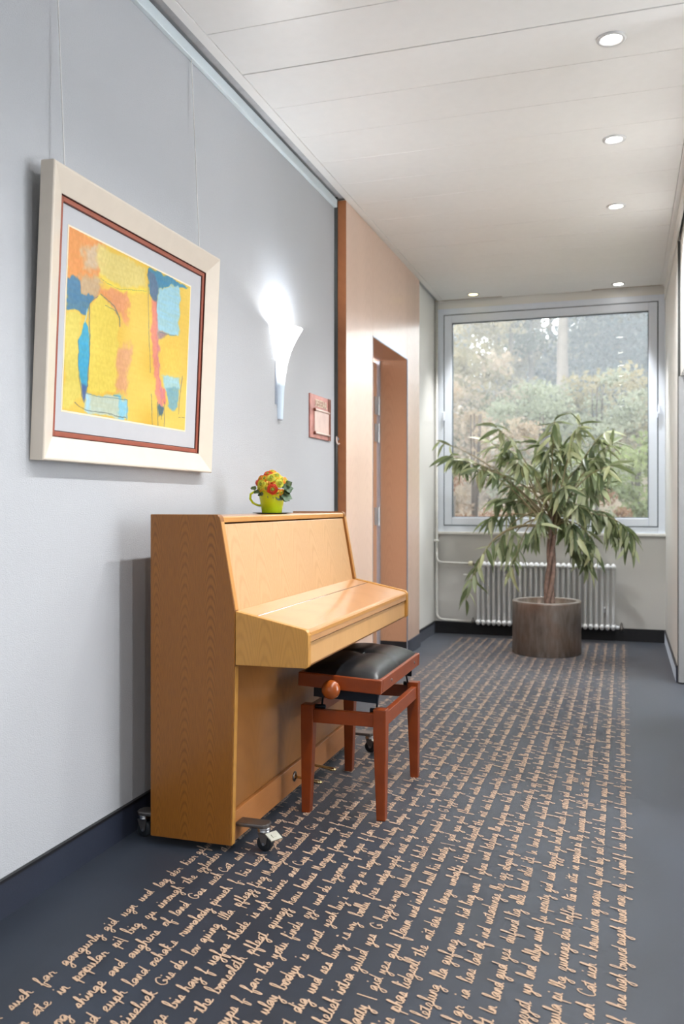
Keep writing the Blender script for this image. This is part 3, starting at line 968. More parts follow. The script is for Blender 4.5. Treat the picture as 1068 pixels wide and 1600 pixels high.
# ================================================================ copper notice board and hook
SY0, SY1, SZ0, SZ1 = 4.72, 5.085, 1.585, 1.838
sg = thing('menu_sign', 'small copper wall sign lettered SPEISESAAL above a framed insert', 'sign', (XL, (SY0 + SY1) / 2, SZ0))
MB().box(XL, XL + 0.010, SY0, SY1, SZ0, SZ1).build('plate', M['copper'], sg, bevel=0.002)
MB().box(XL + 0.009, XL + 0.0125, SY1 - 0.05, SY1, SZ0, SZ1).build('right_border', M['copper_dark'], sg)
MB().box(XL + 0.010, XL + 0.016, SY0 + 0.062, SY1 - 0.052, SZ0 + 0.032, SZ1 - 0.078).build('insert', M['sign_panel'], sg)
for z in (SZ1 - 0.088, SZ0 + 0.030):
    MB().tube([(XL + 0.018, SY0 + 0.07, z), (XL + 0.018, SY1 - 0.045, z)], 0.0055, 8).build('clamp_bar', M['sign_bar'], sg, True)
    MB().lathe([(0.010, 0.010), (0.010, 0.020), (0.0, 0.022)], (XL, SY0 + 0.066, z), 'X', 10).build('screw', M['copper_dark'], sg, True)


def text_mesh(txt, size, name, mat, parent, loc, rot, sx=1.0, depth=0.001):
    cu = bpy.data.curves.new(name, 'FONT')
    cu.body = txt
    cu.size = size
    cu.extrude = depth
    cu.align_x = 'CENTER'
    tmp = bpy.data.objects.new(name, cu)
    COL.objects.link(tmp)
    bpy.context.view_layer.update()
    dg = bpy.context.evaluated_depsgraph_get()
    me = bpy.data.meshes.new_from_object(tmp.evaluated_get(dg))
    bpy.data.objects.remove(tmp)
    me.name = name
    me.materials.clear()
    me.materials.append(mat)
    R = Euler(rot).to_matrix().to_4x4() @ Matrix.Diagonal((sx, 1, 1, 1))
    me.transform(Matrix.Translation(Vector(loc) - origin(parent)) @ R)
    o = bpy.data.objects.new(name, me)
    COL.objects.link(o)
    o.parent = parent
    return o


text_mesh('SPEISESAAL', 0.060, 'lettering', plain('pale_sign_lettering', (236, 220, 196), 0.4), sg,
          (XL + 0.0115, (SY0 + SY1) / 2 + 0.004, SZ1 - 0.066), (PI / 2, 0, PI / 2), 0.72)

hk = thing('cord_hook', 'tiny pale hook with a cord on the edge of the wood panelling', 'hook', (-1.700, YP0 - 0.006, 1.55))
MB().tube([(-1.705, YP0 - 0.010, 1.625), (-1.703, YP0 - 0.020, 1.60), (-1.700, YP0 - 0.022, 1.585), (-1.690, YP0 - 0.024, 1.572), (-1.682, YP0 - 0.022, 1.580)], 0.0045, 6).build('hook', M['sign_bar'], hk, True)
MB().tube([(-1.703, YP0 - 0.016, 1.605), (-1.704, YP0 - 0.014, 1.55), (-1.7035, YP0 - 0.012, 1.30), (-1.704, YP0 - 0.011, 1.16)], 0.0022, 6).build('cord', plain('grey_cord', (150, 146, 140), 0.6), hk, True)
MB().lathe([(0.012, 0.0), (0.012, 0.004), (0, 0.005)], (-1.702, YP0 - 0.010, 1.607), 'Y', 10).build('rosette', M['chrome'], hk)

# ================================================================ upright piano
A0, A1 = 2.740, 4.165
T = 0.030
pi_ = thing('upright_piano', 'honey-coloured oak upright piano on steel castors against the wall', 'piano', (-1.43, 3.45, 0))


def side_poly():
    return [(-1.592, .03), (-1.281, .03), (-1.268, .645), (-1.266, .835), (-1.3205, 1.146), (-1.323, 1.155), (-1.328, 1.1615), (-1.336, 1.165), (-1.592, 1.165)]


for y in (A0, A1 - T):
    MB().prism(side_poly(), 'Y', y, y + T).build('side_panel', [M['oak_side_shaded']], pi_, bevel=0.0022)
ARM = [(-1.2655, .650), (-1.010, .652), (-1.003, .655), (-1.000, .662), (-1.000, .762), (-1.003, .772), (-1.010, .7795), (-1.020, .783), (-1.2655, .8345)]
for y in (A0 + 0.002, A1 - T + 0.002):
    MB().prism(ARM, 'Y', y, y + T - 0.004).build('key_arm', M['oak_arm'], pi_, bevel=0.0022)
# strips in lighter tones, painting the light on the front edge of the sides
for y in (A0, A1 - T):
    MB().prism([(-1.2798, .032), (-1.2785, .032), (-1.2650, .644), (-1.2668, .644)], 'Y', y + 0.003, y + T - 0.003).build('lit_edge', M['oak_arm'], pi_)
    MB().prism([(-1.3205, 1.140), (-1.3190, 1.140), (-1.2645, .838), (-1.2665, .838)], 'Y', y + 0.003, y + T - 0.003).build('lit_edge', M['oak_edge'], pi_)
I0, I1 = A0 + T + .0008, A1 - T - .0008
MB().box(-1.592, -1.327, I0, I1, 1.136, 1.1585).build('top_lid', M['oak_lid'], pi_, bevel=0.004)
MB().box(-1.328, -1.3235, I0, I1, 1.1365, 1.155).build('lid_edge', M['oak_edge'], pi_, bevel=0.002)
MB().prism([(-1.3270, 1.131), (-1.3430, 1.131), (-1.290, .832), (-1.2745, .832)], 'Y', I0 + .002, I1 - .002).build('upper_panel', M['oak_front'], pi_, bevel=0.002)


def zl(x, off=0.0):
    return .8345 + (x + 1.2655) * (.781 - .8345) / (-1.012 + 1.2655) - .004 + off


MB().prism([(-1.300, zl(-1.285) - .018), (-1.203, zl(-1.203) - .018), (-1.203, zl(-1.203)), (-1.276, zl(-1.276)), (-1.300, zl(-1.276))], 'Y', I0, I1).build('hinged_shelf', M['oak_lid'], pi_, bevel=0.001)
MB().tube([(-1.200, I0 + .004, zl(-1.2) - .0022), (-1.200, I1 - .004, zl(-1.2) - .0022)], 0.0030, 8).build('piano_hinge', M['chrome'], pi_, True)
MB().prism([(-1.197, zl(-1.197) - .020), (-1.022, zl(-1.022) - .024), (-1.020, .735), (-1.006, .735), (-1.004, .738), (-1.004, .766), (-1.008, .7735), (-1.016, zl(-1.016)), (-1.197, zl(-1.197))], 'Y', I0, I1).build('fall_board', M['oak_lid'], pi_, bevel=0.001)
MB().box(-1.0045, -1.0025, I0 + .001, I1 - .001, .757, .769).build('lip_band', M['oak_edge'], pi_)
MB().box(-1.040, -1.012, I0, I1, .657, .731).build('key_slip', M['oak_slip'], pi_, bevel=0.002)
MB().box(-1.300, -1.018, I0, I1, .650, .672).build('key_bed', M['oak_low'], pi_)
MB().box(-1.318, -1.298, I0, I1, .136, .650).build('lower_panel', M['oak_low'], pi_, bevel=0.002)
MB().box(-1.312, -1.285, I0, I1, .032, .134).build('plinth', M['oak_plinth'], pi_, bevel=0.002)
MB().box(-1.592, -1.572, I0, I1, .032, 1.135).build('back_board', M['oak_low'], pi_)
for yc in (3.355, 3.535):
    pd = MB().tube([(-1.300, yc, .088), (-1.255, yc, .088), (-1.215, yc, .080), (-1.180, yc, .071), (-1.165, yc, .069)], [.007, .008, .010, .014, .008], 8)
    pd.v = [(p[0], p[1], .079 + (p[2] - .079) * (.55 if p[0] > -1.26 else 1)) for p in pd.v]
    pd.build('pedal', M['brass'], pi_, True)
    MB().lathe([(.010, 0), (.020, 0.0), (.021, .004), (.012, .006)], (-1.2852, yc, .088), 'X', 16, cap=False).build('pedal_rosette', M['dull_metal'], pi_, True)


def caster(x, y, sx, name_y):
    """swivel castor on a flat steel bar; sx: +1 front, -1 back"""
    xa = -1.2846 if sx > 0 else -1.593
    xe = x + 0.022 * sx
    bar = MB()
    pts = [(xa, y - .030), (xe - .016 * sx, y - .030), (xe - .004 * sx, y - .020), (xe, y), (xe - .004 * sx, y + .020), (xe - .016 * sx, y + .030), (xa, y + .030)]
    bar.prism(pts, 'Z', .083, .097)
    c = bar.build('caster', M['dull_metal'], pi_, bevel=0.004)
    MB().lathe([(0, .083), (.022, .083), (.024, .078), (.021, .072), (.024, .070), (.020, .063), (0, .063)], (x, y, 0), n=18).build('swivel_plate', M['chrome'], c, True)
    for s in (-1, 1):
        MB().prism([(x - .018, .066), (x + .020, .066), (x + .012, .028), (x + .004, .022), (x - .004, .028)], 'Y', y + s * .017 - .0015, y + s * .017 + .0015).build('fork_cheek', M['dull_metal'], c)
    MB().lathe([(.010, -.013), (.024, -.013), (.0285, -.009), (.0285, .009), (.024, .013), (.010, .013)], (x + .004, y, .0288), 'Y', 22).build('wheel', M['rubber'], c, True)
    MB().lathe([(.0055, -.021), (.0055, .021)], (x + .004, y, .0288), 'Y', 10).build('axle', M['chrome'], c)
    if sx > 0:
        lv = MB().box(-.019, .019, -.024, .024, -.002, .002)
        lv.box(-.007, .007, -.008, .008, .002, .004)
        lv.xform(Matrix.Translation((x + .040, y - .012, .058)) @ Euler((0, math.radians(24), math.radians(-28))).to_matrix().to_4x4())
        lv.build('brake_lever', M['zinc'], c)


caster(-1.188, 2.812, 1, 'near')
caster(-1.652, 2.80, -1, 'near')
caster(-1.172, 4.085, 1, 'far')
caster(-1.652, 4.085, -1, 'far')

# ================================================================ saucer and potted flowers on the piano
CX, CY, CZ = -1.462, 3.545, 1.1585
sau = thing('saucer', 'thin dark green saucer under the lime mug on the piano', 'saucer', (CX, CY, CZ))
CZ += .0006
MB().lathe([(0, 0), (.060, 0), (.083, .0035), (.085, .005), (.060, .0035), (0, .003)], (CX, CY, CZ), n=32).build('dish', M['saucer'], sau, True)
fl = thing('potted_flowers', 'round posy of orange, red and yellow flowers in a lime green mug', 'flowers', (CX, CY, CZ + .003))
b0 = CZ + .003
MB().lathe([(0, .0), (.042, 0), (.0435, .002), (.060, .100), (.0615, .101), (.0600, .102), (.0570, .100), (.041, .006), (0, .006)], (CX, CY, b0), n=32).build('mug', M['lime'], fl, True)
RV = Vector((.9243, .3817, 0))
DV = Vector((.3817, -.9243, 0))
hp = [(-.050, .090), (-.075, .094), (-.092, .082), (-.094, .062), (-.082, .044), (-.062, .034), (-.046, .032)]
hpts = [Vector((CX, CY, b0)) + RV * a + Vector((0, 0, b)) for a, b in hp]
MB().tube(hpts, [.005, .005, .0052, .0052, .005, .0048, .005], 8).build('handle', M['lime'], fl, True)
MB().lathe([(0, .085), (.056, .088), (.05, .10), (0, .115)], (CX, CY, b0), n=20).build('moss', M['leaf_dark'], fl, True)
FCOL = {'r': (208, 62, 20), 'o': (232, 140, 30), 'y': (232, 196, 44), 'g': (206, 206, 60), 'm': (222, 100, 34)}
FM = {k: plain('petal_' + n_, FCOL[k], 0.5, var=0.12, vscale=70.0, Subsurface_Weight=0.0) for k, n_ in
      zip('roygm', ('red', 'orange', 'yellow', 'lime', 'coral'))}
FM['c'] = plain('flower_heart', (138, 150, 40), 0.6)
FIN = {'r': 'm', 'o': 'y', 'y': 'g', 'g': 'g', 'm': 'o'}
FNAME = {'r': 'red flower', 'o': 'orange flower', 'y': 'yellow flower', 'g': 'yellow-green flower', 'm': 'coral flower'}


def flower(dx, dz, r, k):
    R = .082
    c = Vector((CX, CY, b0 + .115))
    lat, up = dx, dz
    dep = math.sqrt(max(R * R - lat * lat - up * up, .0004))
    out = (RV * lat + Vector((0, 0, up)) + DV * dep).normalized()
    pos = c + out * (R - .018)
    q = out.to_track_quat('Z', 'Y').to_matrix().to_4x4()
    m = MB()
    idx = []
    for li, (f, h0) in enumerate(((1.0, 0.0), (.76, .14), (.52, .26))):
        n0 = len(m.f)
        prof_ = [(r * f * .35, r * (h0 - .3)), (r * f * .85, r * h0), (r * f, r * (h0 + .30)), (r * f * .90, r * (h0 + .46)), (r * f * .74, r * (h0 + .30))]
        m.lathe(prof_, n=12, cap=False)
        idx += [1 if li == 2 else 0] * (len(m.f) - n0)
    n0 = len(m.f)
    m.lathe([(r * .40, r * .35), (r * .26, r * .62), (0, r * .66)], n=10, cap=False)
    idx += [2] * (len(m.f) - n0)
    ripple = [1 + .09 * math.sin(7 * math.atan2(v[1], v[0]) + v[2] * 90) for v in m.v]
    m.v = [(v[0] * q_, v[1] * q_, v[2]) for v, q_ in zip(m.v, ripple)]
    m.xform(Matrix.Translation(pos) @ q)
    o = m.build('flower', [FM[k], FM[FIN[k]], FM['c']], fl, True)
    o.data.polygons.foreach_set('material_index', idx)
    o['label'] = FNAME[k]


for dx, dz, r, k in [(.003, -.014, .0245, 'r'), (-.004, .042, .021, 'g'), (-.020, .062, .020, 'r'), (-.036, .040, .019, 'o'),
                     (-.052, .010, .022, 'g'), (-.060, -.008, .018, 'y'), (.024, .052, .021, 'y'), (.038, .014, .020, 'g'),
                     (.066, .028, .020, 'o'), (.050, .036, .017, 'y'), (.046, -.030, .016, 'o'), (.030, -.034, .015, 'y'),
                     (-.056, .040, .018, 'm'), (.002, .074, .018, 'o'), (.014, .030, .014, 'o'), (-.030, -.010, .015, 'y'), (.022, .004, .014, 'y')]:
    flower(dx, dz, r, k)
for s in range(9):          # flowers on the far side of the posy
    a = PI * (0.08 + 0.84 * s / 8)
    R = .054
    c = Vector((CX, CY, b0 + .125)) - DV * math.sin(a) * R + RV * math.cos(a) * R
    m = MB().lathe([(0, -.010), (.016, -.006), (.021, .006), (.017, .018), (.010, .016), (0, .012)], tuple(c), n=10)
    m.build('flower', FM['royg'[s % 4]], fl, True)


def blade(length, width, fold=.25, droop=.25, n=6, wob=0.0, tip=.55):
    """one leaf along +X, folded along its midrib, drooping at the tip"""
    vs = []
    for i in range(n + 1):
        t = i / n
        w = width * (math.sin(PI * min(1, t ** .8 * .98 + .02)) ** .8 if t < 1 else 0.02) * .5
        z = -droop * length * t * t
        vs += [(t * length, -w, z + w * fold * 2 + wob * math.sin(t * 9) * w), (t * length, 0, z), (t * length, w, z + w * fold * 2 - wob * math.sin(t * 9) * w)]
    fs = []
    for i in range(n):
        b = i * 3
        fs += [(b, b + 3, b + 4, b + 1), (b + 1, b + 4, b + 5, b + 2)]
    return vs, fs


M['kale'] = plain('grey_green_leaf', (86, 112, 84), 0.5, var=0.15, vscale=50.0)
M['leaf_posy'] = plain('posy_leaf', (70, 92, 44), 0.5, var=0.2, vscale=50.0)
for dx, dz, ang, ln, wd, mm in [(.040, -.038, -12, .050, .050, 'kale'), (.054, -.014, 15, .040, .042, 'kale'), (.012, -.040, -25, .040, .026, 'kale'), (.040, -.048, -15, .040, .030, 'kale'),
                                (-.050, -.022, 185, .030, .022, 'leaf_posy'), (-.036, -.032, 190, .026, .02, 'leaf_posy'), (-.02, -.036, 320, .032, .024, 'kale'),
                                (.050, -.026, 10, .034, .034, 'leaf_posy'), (.044, -.006, 20, .034, .030, 'kale'), (.062, .004, 35, .03, .03, 'leaf_posy'), (-.066, -.010, 170, .026, .022, 'leaf_posy'), (.0, -.040, 335, .032, .026, 'kale')]:
    vs, fs = blade(ln, wd, .18, .25, 5, .5)
    c = Vector((CX, CY, b0 + .115)) + RV * dx + Vector((0, 0, dz)) + DV * .046
    X = (RV * math.cos(math.radians(ang)) + Vector((0, 0, 1)) * math.sin(math.radians(ang))).normalized()
    Z = (DV + Vector((0, 0, .5))).normalized()
    Yv = Z.cross(X).normalized()
    Z = X.cross(Yv)
    Mx = Matrix((X, Yv, Z)).transposed().to_4x4()
    MB().add(vs, fs).xform(Matrix.Translation(c) @ Mx).build('leaf', M[mm], fl, True)

# ================================================================ adjustable piano stool
ST0, ST1, SX0, SX1 = 3.203, 3.792, -1.200, -0.858
st = thing('piano_stool', 'reddish wooden adjustable piano stool with black leather cushion', 'stool', ((SX0 + SX1) / 2, (ST0 + ST1) / 2, 0))
for sx in (0, 1):
    for sy in (0, 1):
        xo, xi, xb = (SX0, SX0 + .050, SX0 + .037) if sx == 0 else (SX1, SX1 - .050, SX1 - .037)
        yo, yi, yb = (ST0, ST0 + .046, ST0 + .036) if sy == 0 else (ST1, ST1 - .046, ST1 - .036)
        xo2 = xo + (.003 if sx == 0 else -.003)
        vs = [(xo2, yo, 0), (xb, yo, 0), (xb, yb, 0), (xo2, yb, 0), (xo, yo, .330), (xi, yo, .330), (xi, yi, .330), (xo, yi, .330), (xo, yo, .421), (xi, yo, .421), (xi, yi, .421), (xo, yi, .421)]
        fs = [(0, 1, 2, 3), (11, 10, 9, 8)] + [(b + i, b + (i + 1) % 4, b + 4 + (i + 1) % 4, b + 4 + i) for b in (0, 4) for i in range(4)]
        MB().add(vs, fs).build('leg', M['cherry'], st, bevel=0.003)
for y in (ST0 + .006, ST1 - .030):
    MB().box(SX0 + .05, SX1 - .05, y, y + .024, .352, .404).build('rail', M['cherry'], st, bevel=0.002)
M['cherry_y'] = wood('cherry_stain_lengthwise', (128, 54, 10), (96, 34, 5), 'Z', 'Y', 0.06, 10.0, 0.12, 0.25, 0.25, 0.36, 0.15)
for x in (SX0 + .006, SX1 - .030):
    MB().box(x, x + .024, ST0 + .046, ST1 - .046, .352, .404).build('rail', M['cherry_y'], st, bevel=0.002)
MB().box(SX0 + .06, SX0 + .18, ST0 + .30, ST1 - .03, .40, .408).build('inner_board', M['cherry_y'], st)
# tilted seat frame
FX0, FX1, FY0, FY1, FZ0, FZ1 = -1.206, -0.872, 3.188, 3.842, .4885, .5425
cxm = (FX0 + FX1) / 2
TS = Matrix.Translation((cxm, 0, .515)) @ Euler((0, math.radians(2.6), 0)).to_matrix().to_4x4() @ Matrix.Translation((-cxm, 0, -.515))
for y in (FY0, FY1 - .028):
    MB().box(FX0, FX1, y, y + .028, FZ0, FZ1).xform(TS).build('seat_rail', M['cherry'], st, bevel=0.004)
for x in (FX0, FX1 - .028):
    MB().box(x, x + .028, FY0 + .028, FY1 - .028, FZ0, FZ1).xform(TS).build('seat_rail', M['cherry_y'], st, bevel=0.004)
MB().box(FX0 + .028, FX1 - .028, FY0 + .028, FY1 - .028, FZ0 + .02, FZ0 + .03).xform(TS).build('seat_board', M['steel_dark'], st)
for y in (FY0 + .16, FY1 - .10):
    MB().lathe([(.006, 0), (.006, .002), (0, .003)], (FX1, y, .516), 'X', 10).xform(TS).build('screw', M['chrome'], st)


def cushion():
    nx, ny = 22, 40
    x0, x1, y0, y1 = FX0 + .010, FX1 - .010, FY0 + .010, FY1 - .010
    vs, fs = [], []
    for j in range(ny + 1):
        for i in range(nx + 1):
            u, v = 2 * i / nx - 1, 2 * j / ny - 1
            e = (max(0, 1 - abs(u) ** 3.2) * max(0, 1 - abs(v) ** 5.0)) ** .55
            h = .050 * e
            seam = math.exp(-(v / .05) ** 2) * .006 * e + math.exp(-(u / .07) ** 2) * .003 * e
            button = .011 * math.exp(-((u * .165) ** 2 + (v * .32) ** 2) / .0011)
            vs.append((x0 + (x1 - x0) * i / nx, y0 + (y1 - y0) * j / ny, FZ1 - .004 + h - seam - button))
    for j in range(ny):
        for i in range(nx):
            a = j * (nx + 1) + i
            fs.append((a, a + 1, a + nx + 2, a + nx + 1))
    b = len(vs)
    edge = [i for i in range(nx + 1)] + [(j * (nx + 1) + nx) for j in range(1, ny + 1)] + [ny * (nx + 1) + i for i in range(nx - 1, -1, -1)] + [j * (nx + 1) for j in range(ny - 1, 0, -1)]
    vs += [(vs[k][0], vs[k][1], FZ1 - .020) for k in edge]
    n = len(edge)
    fs += [(edge[i], b + i, b + (i + 1) % n, edge[(i + 1) % n]) for i in range(n)]
    fs.append(tuple(range(b, b + n)))
    return MB().add(vs, fs).xform(TS)


cu = cushion().build('cushion', M['leather'], st, True)
zc = (TS @ Vector((cxm, 0, FZ1 + .035)))
MB().lathe([(0, .004), (.006, .003), (.008, 0), (.008, -.004)], (cxm, (FY0 + FY1) / 2, zc.z), n=12).build('button', M['leather'], cu, True)
# adjusting knob
kc = (-1.058, FY0, .498)
MB().lathe([(.010, -.004), (.010, -.012), (.024, -.016), (.034, -.026), (.037, -.038), (.034, -.050), (.024, -.060), (.010, -.065), (0, -.066)], kc, 'Y', 28).build('adjusting_knob', M['knob'], st, True)
# scissor mechanism
for y in (FY0 + .035, FY1 - .060):
    MB().box(FX0 + .055, FX1 - .020, y, y + .003, .446, .492).xform(TS).build('mechanism_plate', M['steel_dark'], st)
for x in (-1.128, -0.906):
    MB().tube([(x, ST0 + .10, .488), (x, ST0 + .060, .450), (x + .002, ST0 + .040, .412), (x + .002, ST0 + .022, .404)], .0042, 6).build('scissor_arm', M['steel_dark'], st, True)
    MB().tube([(x, ST1 - .10, .488), (x, ST1 - .060, .450), (x + .002, ST1 - .040, .412), (x + .002, ST1 - .022, .404)], .0042, 6).build('scissor_arm', M['steel_dark'], st, True)
    for y in (ST0 + .028, ST1 - .028):
        MB().lathe([(0, -.022), (.009, -.020), (.009, .020), (0, .022)], (x + .0, y, .412), 'X', 12).build('pivot_bolt', M['steel_dark'], st, True)
MB().lathe([(.006, FY0 + .02), (.006, FY1 - .03)], (-1.058, 0, .480), 'Y', 8).build('spindle', M['steel_dark'], st)

# ================================================================ radiator
RX0, NSEC, RP = -1.286, 26, .0468
RY = 7.985
rad = thing('column_radiator', 'white tubular column radiator below the window, behind the plant pot', 'radiator', (-.678, RY, .105))


def section():
    m = MB()
    for y in (-.034, .034):
        m.tube([(0, y, .03), (0, y, .545)], .0125, 10, False)
    for z0, s in ((.0, 1), (.575, -1)):
        prof_ = [(.004, 0), (.016, .008 * s), (.0228, .024 * s), (.0228, .034 * s), (.014, .050 * s)]
        for y in (-.034, .034):
            m.lathe(prof_, (0, y, z0), n=10)
        m.box(-.0215, .0215, -.034, .034, z0 + (.018 if s > 0 else -.038), z0 + (.038 if s > 0 else -.018))
    return m


s0 = section().build('section', M['radiator'], None, True)
s0.parent = rad
s0.location = (RX0 + RP / 2 + .678, 0, 0)
for i in range(1, NSEC):
    s = s0.copy()
    COL.objects.link(s)
    s.location = (RX0 + RP * (i + .5) + .678, 0, 0)
for x in (RX0 + .10, RX0 + RP * NSEC - .10):
    MB().box(x - .012, x + .012, RY + .03, YB, .25, .29).build('bracket', M['radiator'], rad)
xr1 = RX0 + RP * NSEC
MB().tube([(xr1, RY, .128), (xr1 + .03, RY, .128)], [.017, .013], 10).build('end_plug', M['radiator'], rad, True)
MB().lathe([(0, .10), (.020, .102), (.020, .128), (.012, .134), (.010, .160), (0, .178)], (xr1 + .045, RY, 0), n=10).build('drain_valve', M['dull_metal'], rad, True)
MB().tube([(RX0, RY, .658), (RX0 - .03, RY, .658)], [.016, .014], 10).build('valve_body', M['dull_metal'], rad, True)
MB().lathe([(.012, 0), (.022, -.004), (.024, -.014), (.022, -.034), (.012, -.042), (0, -.043)], (RX0 - .03, RY, .658), 'X', 16).build('thermostat_knob', M['valve'], rad, True)
MB().lathe([(0, .112), (.017, .114), (.017, .138), (.010, .146), (.008, .165), (0, .17)], (RX0 - .028, RY, 0), n=10).build('lock_shield_valve', M['dull_metal'], rad, True)
MB().tube([(RX0 - .11, RY - .02, .56), (RX0 - .02, RY - .03, .552), (RX0 + .04, RY - .035, .55)], [.006, .003, .003], 6).build('stray_rod', M['sill'], rad, True)

pp = thing('heating_pipe', 'thin white heating pipe in the left corner feeding the radiator', 'pipe', (-1.665, 8.045, 0))
px, py = -1.664, 8.045
MB().tube([(px, py, ZC), (px, py, .22), (px + .004, py - .006, .175), (px + .018, py - .02, .150), (px + .045, py - .045, .140), (px + .08, RY, .136), (RX0 - .045, RY, .130)], .0125, 10).build('riser', M['pipe'], pp, True)
MB().tube([(px + .004, py - .01, .76), (px + .006, py - .016, .705), (px + .02, py - .035, .676), (px + .06, RY, .664), (RX0 - .07, RY, .659)], .0105, 10).build('branch', M['pipe'], pp, True)
MB().lathe([(.013, -.012), (.022, -.010), (.022, .010), (.013, .012)], (px, py, .86), n=14).build('collar', M['pipe'], pp, True)
MB().box(-1.69, -1.676, py - .014, py + .014, .85, .87).build('clip', M['pipe'], pp)

# ================================================================ potted ficus
TX, TY = -.600, 7.268
pl = thing('potted_tree', 'bushy long-leaved ficus tree in a round bronze metal planter', 'plant', (TX, TY, 0))
MB().lathe([(.268, 0), (.272, .004), (.272, .408), (.274, .416), (.270, .420), (.235, .420), (.232, .414), (.232, .36)], (TX, TY, 0), n=64).build('planter', M['pot'], pl, True)
pl.children[0].data.shade_smooth()
MB().lathe([(.270, .4185), (.2735, .4200), (.2735, .4225), (.234, .4225), (.234, .415)], (TX, TY, 0), n=64, cap=False).build('planter_rim', M['rim'], pl)
MB().lathe([(.233, .335), (.12, .35), (0, .36)], (TX, TY, 0), n=32).build('soil', M['soil'], pl, True)
for kx in range(3):
    pts, rs = [], []
    for i in range(25):
        t = i / 24
        z = .37 + t * .80
        a = kx * 2 * PI / 3 + t * 5.2
        r = .018 + .010 * (1 - t) + .02 * max(0, t - .8) * 5
        pts.append((TX + .018 + .035 * t + r * math.cos(a), TY + r * math.sin(a), z))
        rs.append(.021 - .008 * t)
    MB().tube(pts, rs, 8).build('trunk', M['bark'], pl, True)

ENDS = [(-1.514, 1.739, 3), (-1.405, 1.608, 7), (-1.34, 1.585, 10), (-1.2, 1.551, 12), (-1.126, 1.481, 11), (-1.073, 1.719, 12), (-1.004, 1.833, 9),
        (-.926, 1.663, 12), (-1.031, 1.242, 13), (-1.057, 1.084, 12), (-.9, 1.347, 13), (-1.02, .82, 9), (-.952, .742, 8), (-1.179, .578, 7), (-1.264, .40, 7),
        (-.874, .665, 5), (-.694, 1.476, 13), (-.592, 1.656, 13), (-.526, 1.862, 14), (-.416, 1.704, 14), (-.327, 1.83, 13), (-.145, 1.79, 14),
        (-.082, 1.697, 13), (-.243, 1.573, 15), (-.194, 1.343, 15), (-.145, 1.139, 14), (-.342, 1.19, 15), (-.441, 1.344, 14), (-.719, .929, 12),
        (-.643, 1.034, 12), (-.416, .984, 13), (-.342, .908, 14), (-.082, .987, 14), (.048, .963, 13), (.048, .862, 10), (-.218, .833, 13),
        (-.292, .704, 12), (-.366, .83, 12), (-.516, 1.293, 12), (-.771, 1.242, 12), (-.50, 1.52, 12), (-.66, 1.70, 10), (-.80, 1.56, 11), (-.10, 1.50, 13)]
LM = ['leaf_dark', 'leaf_mid', 'leaf_pale']
LMESH = []
for li in range(4):
    vs, fs = blade(1.0, .205 + .035 * (li % 2), .22 + .08 * (li // 2), .12 + .16 * (li % 3), 7)
    for mm in LM:
        me = bpy.data.meshes.new('leaf')
        me.from_pydata(vs, [], fs)
        me.shade_smooth()
        me.materials.append(M[mm])
        LMESH.append(me)
leaves = []
hub = Vector((TX + .05, TY, 1.16))
for k, (ex, ez, nl) in enumerate(ENDS):
    ey = TY + random.uniform(-.22, .20) * (1 if ex > -1.2 else .4)
    if ex < -1.2:
        ey = TY + .05
    E = Vector((ex, ey, ez))
    S = hub + Vector((random.uniform(-.03, .03), random.uniform(-.03, .03), random.uniform(-.22, .02)))
    if ez < 1.05:
        mid = Vector((S.x * .45 + E.x * .55, (S.y + E.y) / 2, max(S.z, ez) + .10 + .10 * random.random()))
        if ex > -.3 or ex < -.9:
            mid = Vector((S.x * .25 + E.x * .75, (S.y + E.y) / 2, max(1.15, ez + .25)))
    else:
        mid = Vector((S.x * .55 + E.x * .45, (S.y + E.y) / 2, S.z * .35 + ez * .65 + .10))
    pts = []
    for i in range(11):
        t = i / 10
        pts.append(S * (1 - t) ** 2 + mid * 2 * t * (1 - t) + E * t * t)
    MB().tube([tuple(p) for p in pts], [.0085 - .006 * i / 10 for i in range(11)], 6).build('branch', M['twig'], pl, True)
    nl = int(nl * 1.65)
    for q in range(nl):
        t = 1 - (q / nl) ** 1.3 * (.42 if ex > -1.3 else .16)
        f = t * 10
        i = min(int(f), 9)
        p = pts[i].lerp(pts[i + 1], f - i)
        tang = (pts[i + 1] - pts[i]).normalized()
        a = q * 2.399 + k
        side = Vector((math.cos(a), math.sin(a) * .8, 0))
        droop = random.uniform(.15, 1.7) if t < .96 else random.uniform(-.35, .9)
        d = (tang * random.uniform(.1, .7) + side * random.uniform(.45, 1.0) + Vector((0, 0, -droop))).normalized()
        L = random.uniform(.13, .215) * (.8 if nl < 8 else 1)
        leaves.append((p, d, L, random.random(), random.random()))
leaves.sort(key=lambda l: l[0].y)
rest = MB()
rest_idx = []
for n_, (p, d, L, r1, r2) in enumerate(leaves):
    up = Vector((0, 0, 1)) if abs(d.z) < .93 else Vector((0, -1, .2))
    Yv = up.cross(d).normalized()
    Z = d.cross(Yv)
    R = Matrix((d, Yv, Z)).transposed().to_4x4() @ Euler(((r1 - .5) * 1.6, 0, 0)).to_matrix().to_4x4()
    mi = 0 if r2 < .42 else (1 if r2 < .70 else 2)
    MW = Matrix.Translation(p - Vector(pl.location)) @ R @ Matrix.Diagonal((L, L, L, 1))
    if n_ < 300:
        o = bpy.data.objects.new('leaf', LMESH[(n_ % 4) * 3 + mi])
        COL.objects.link(o)
        o.parent = pl
        o.matrix_basis = MW
    else:
        vs, fs = blade(1.0, .22, .25, .2, 6)
        b = len(rest.f)
        rest.add([tuple(Matrix.Translation(p) @ R @ Matrix.Diagonal((L, L, L, 1)) @ Vector(v)) for v in vs], fs)
        rest_idx += [mi] * len(fs)
fo = rest.build('foliage', [M[x] for x in LM], pl, True, kind='stuff')
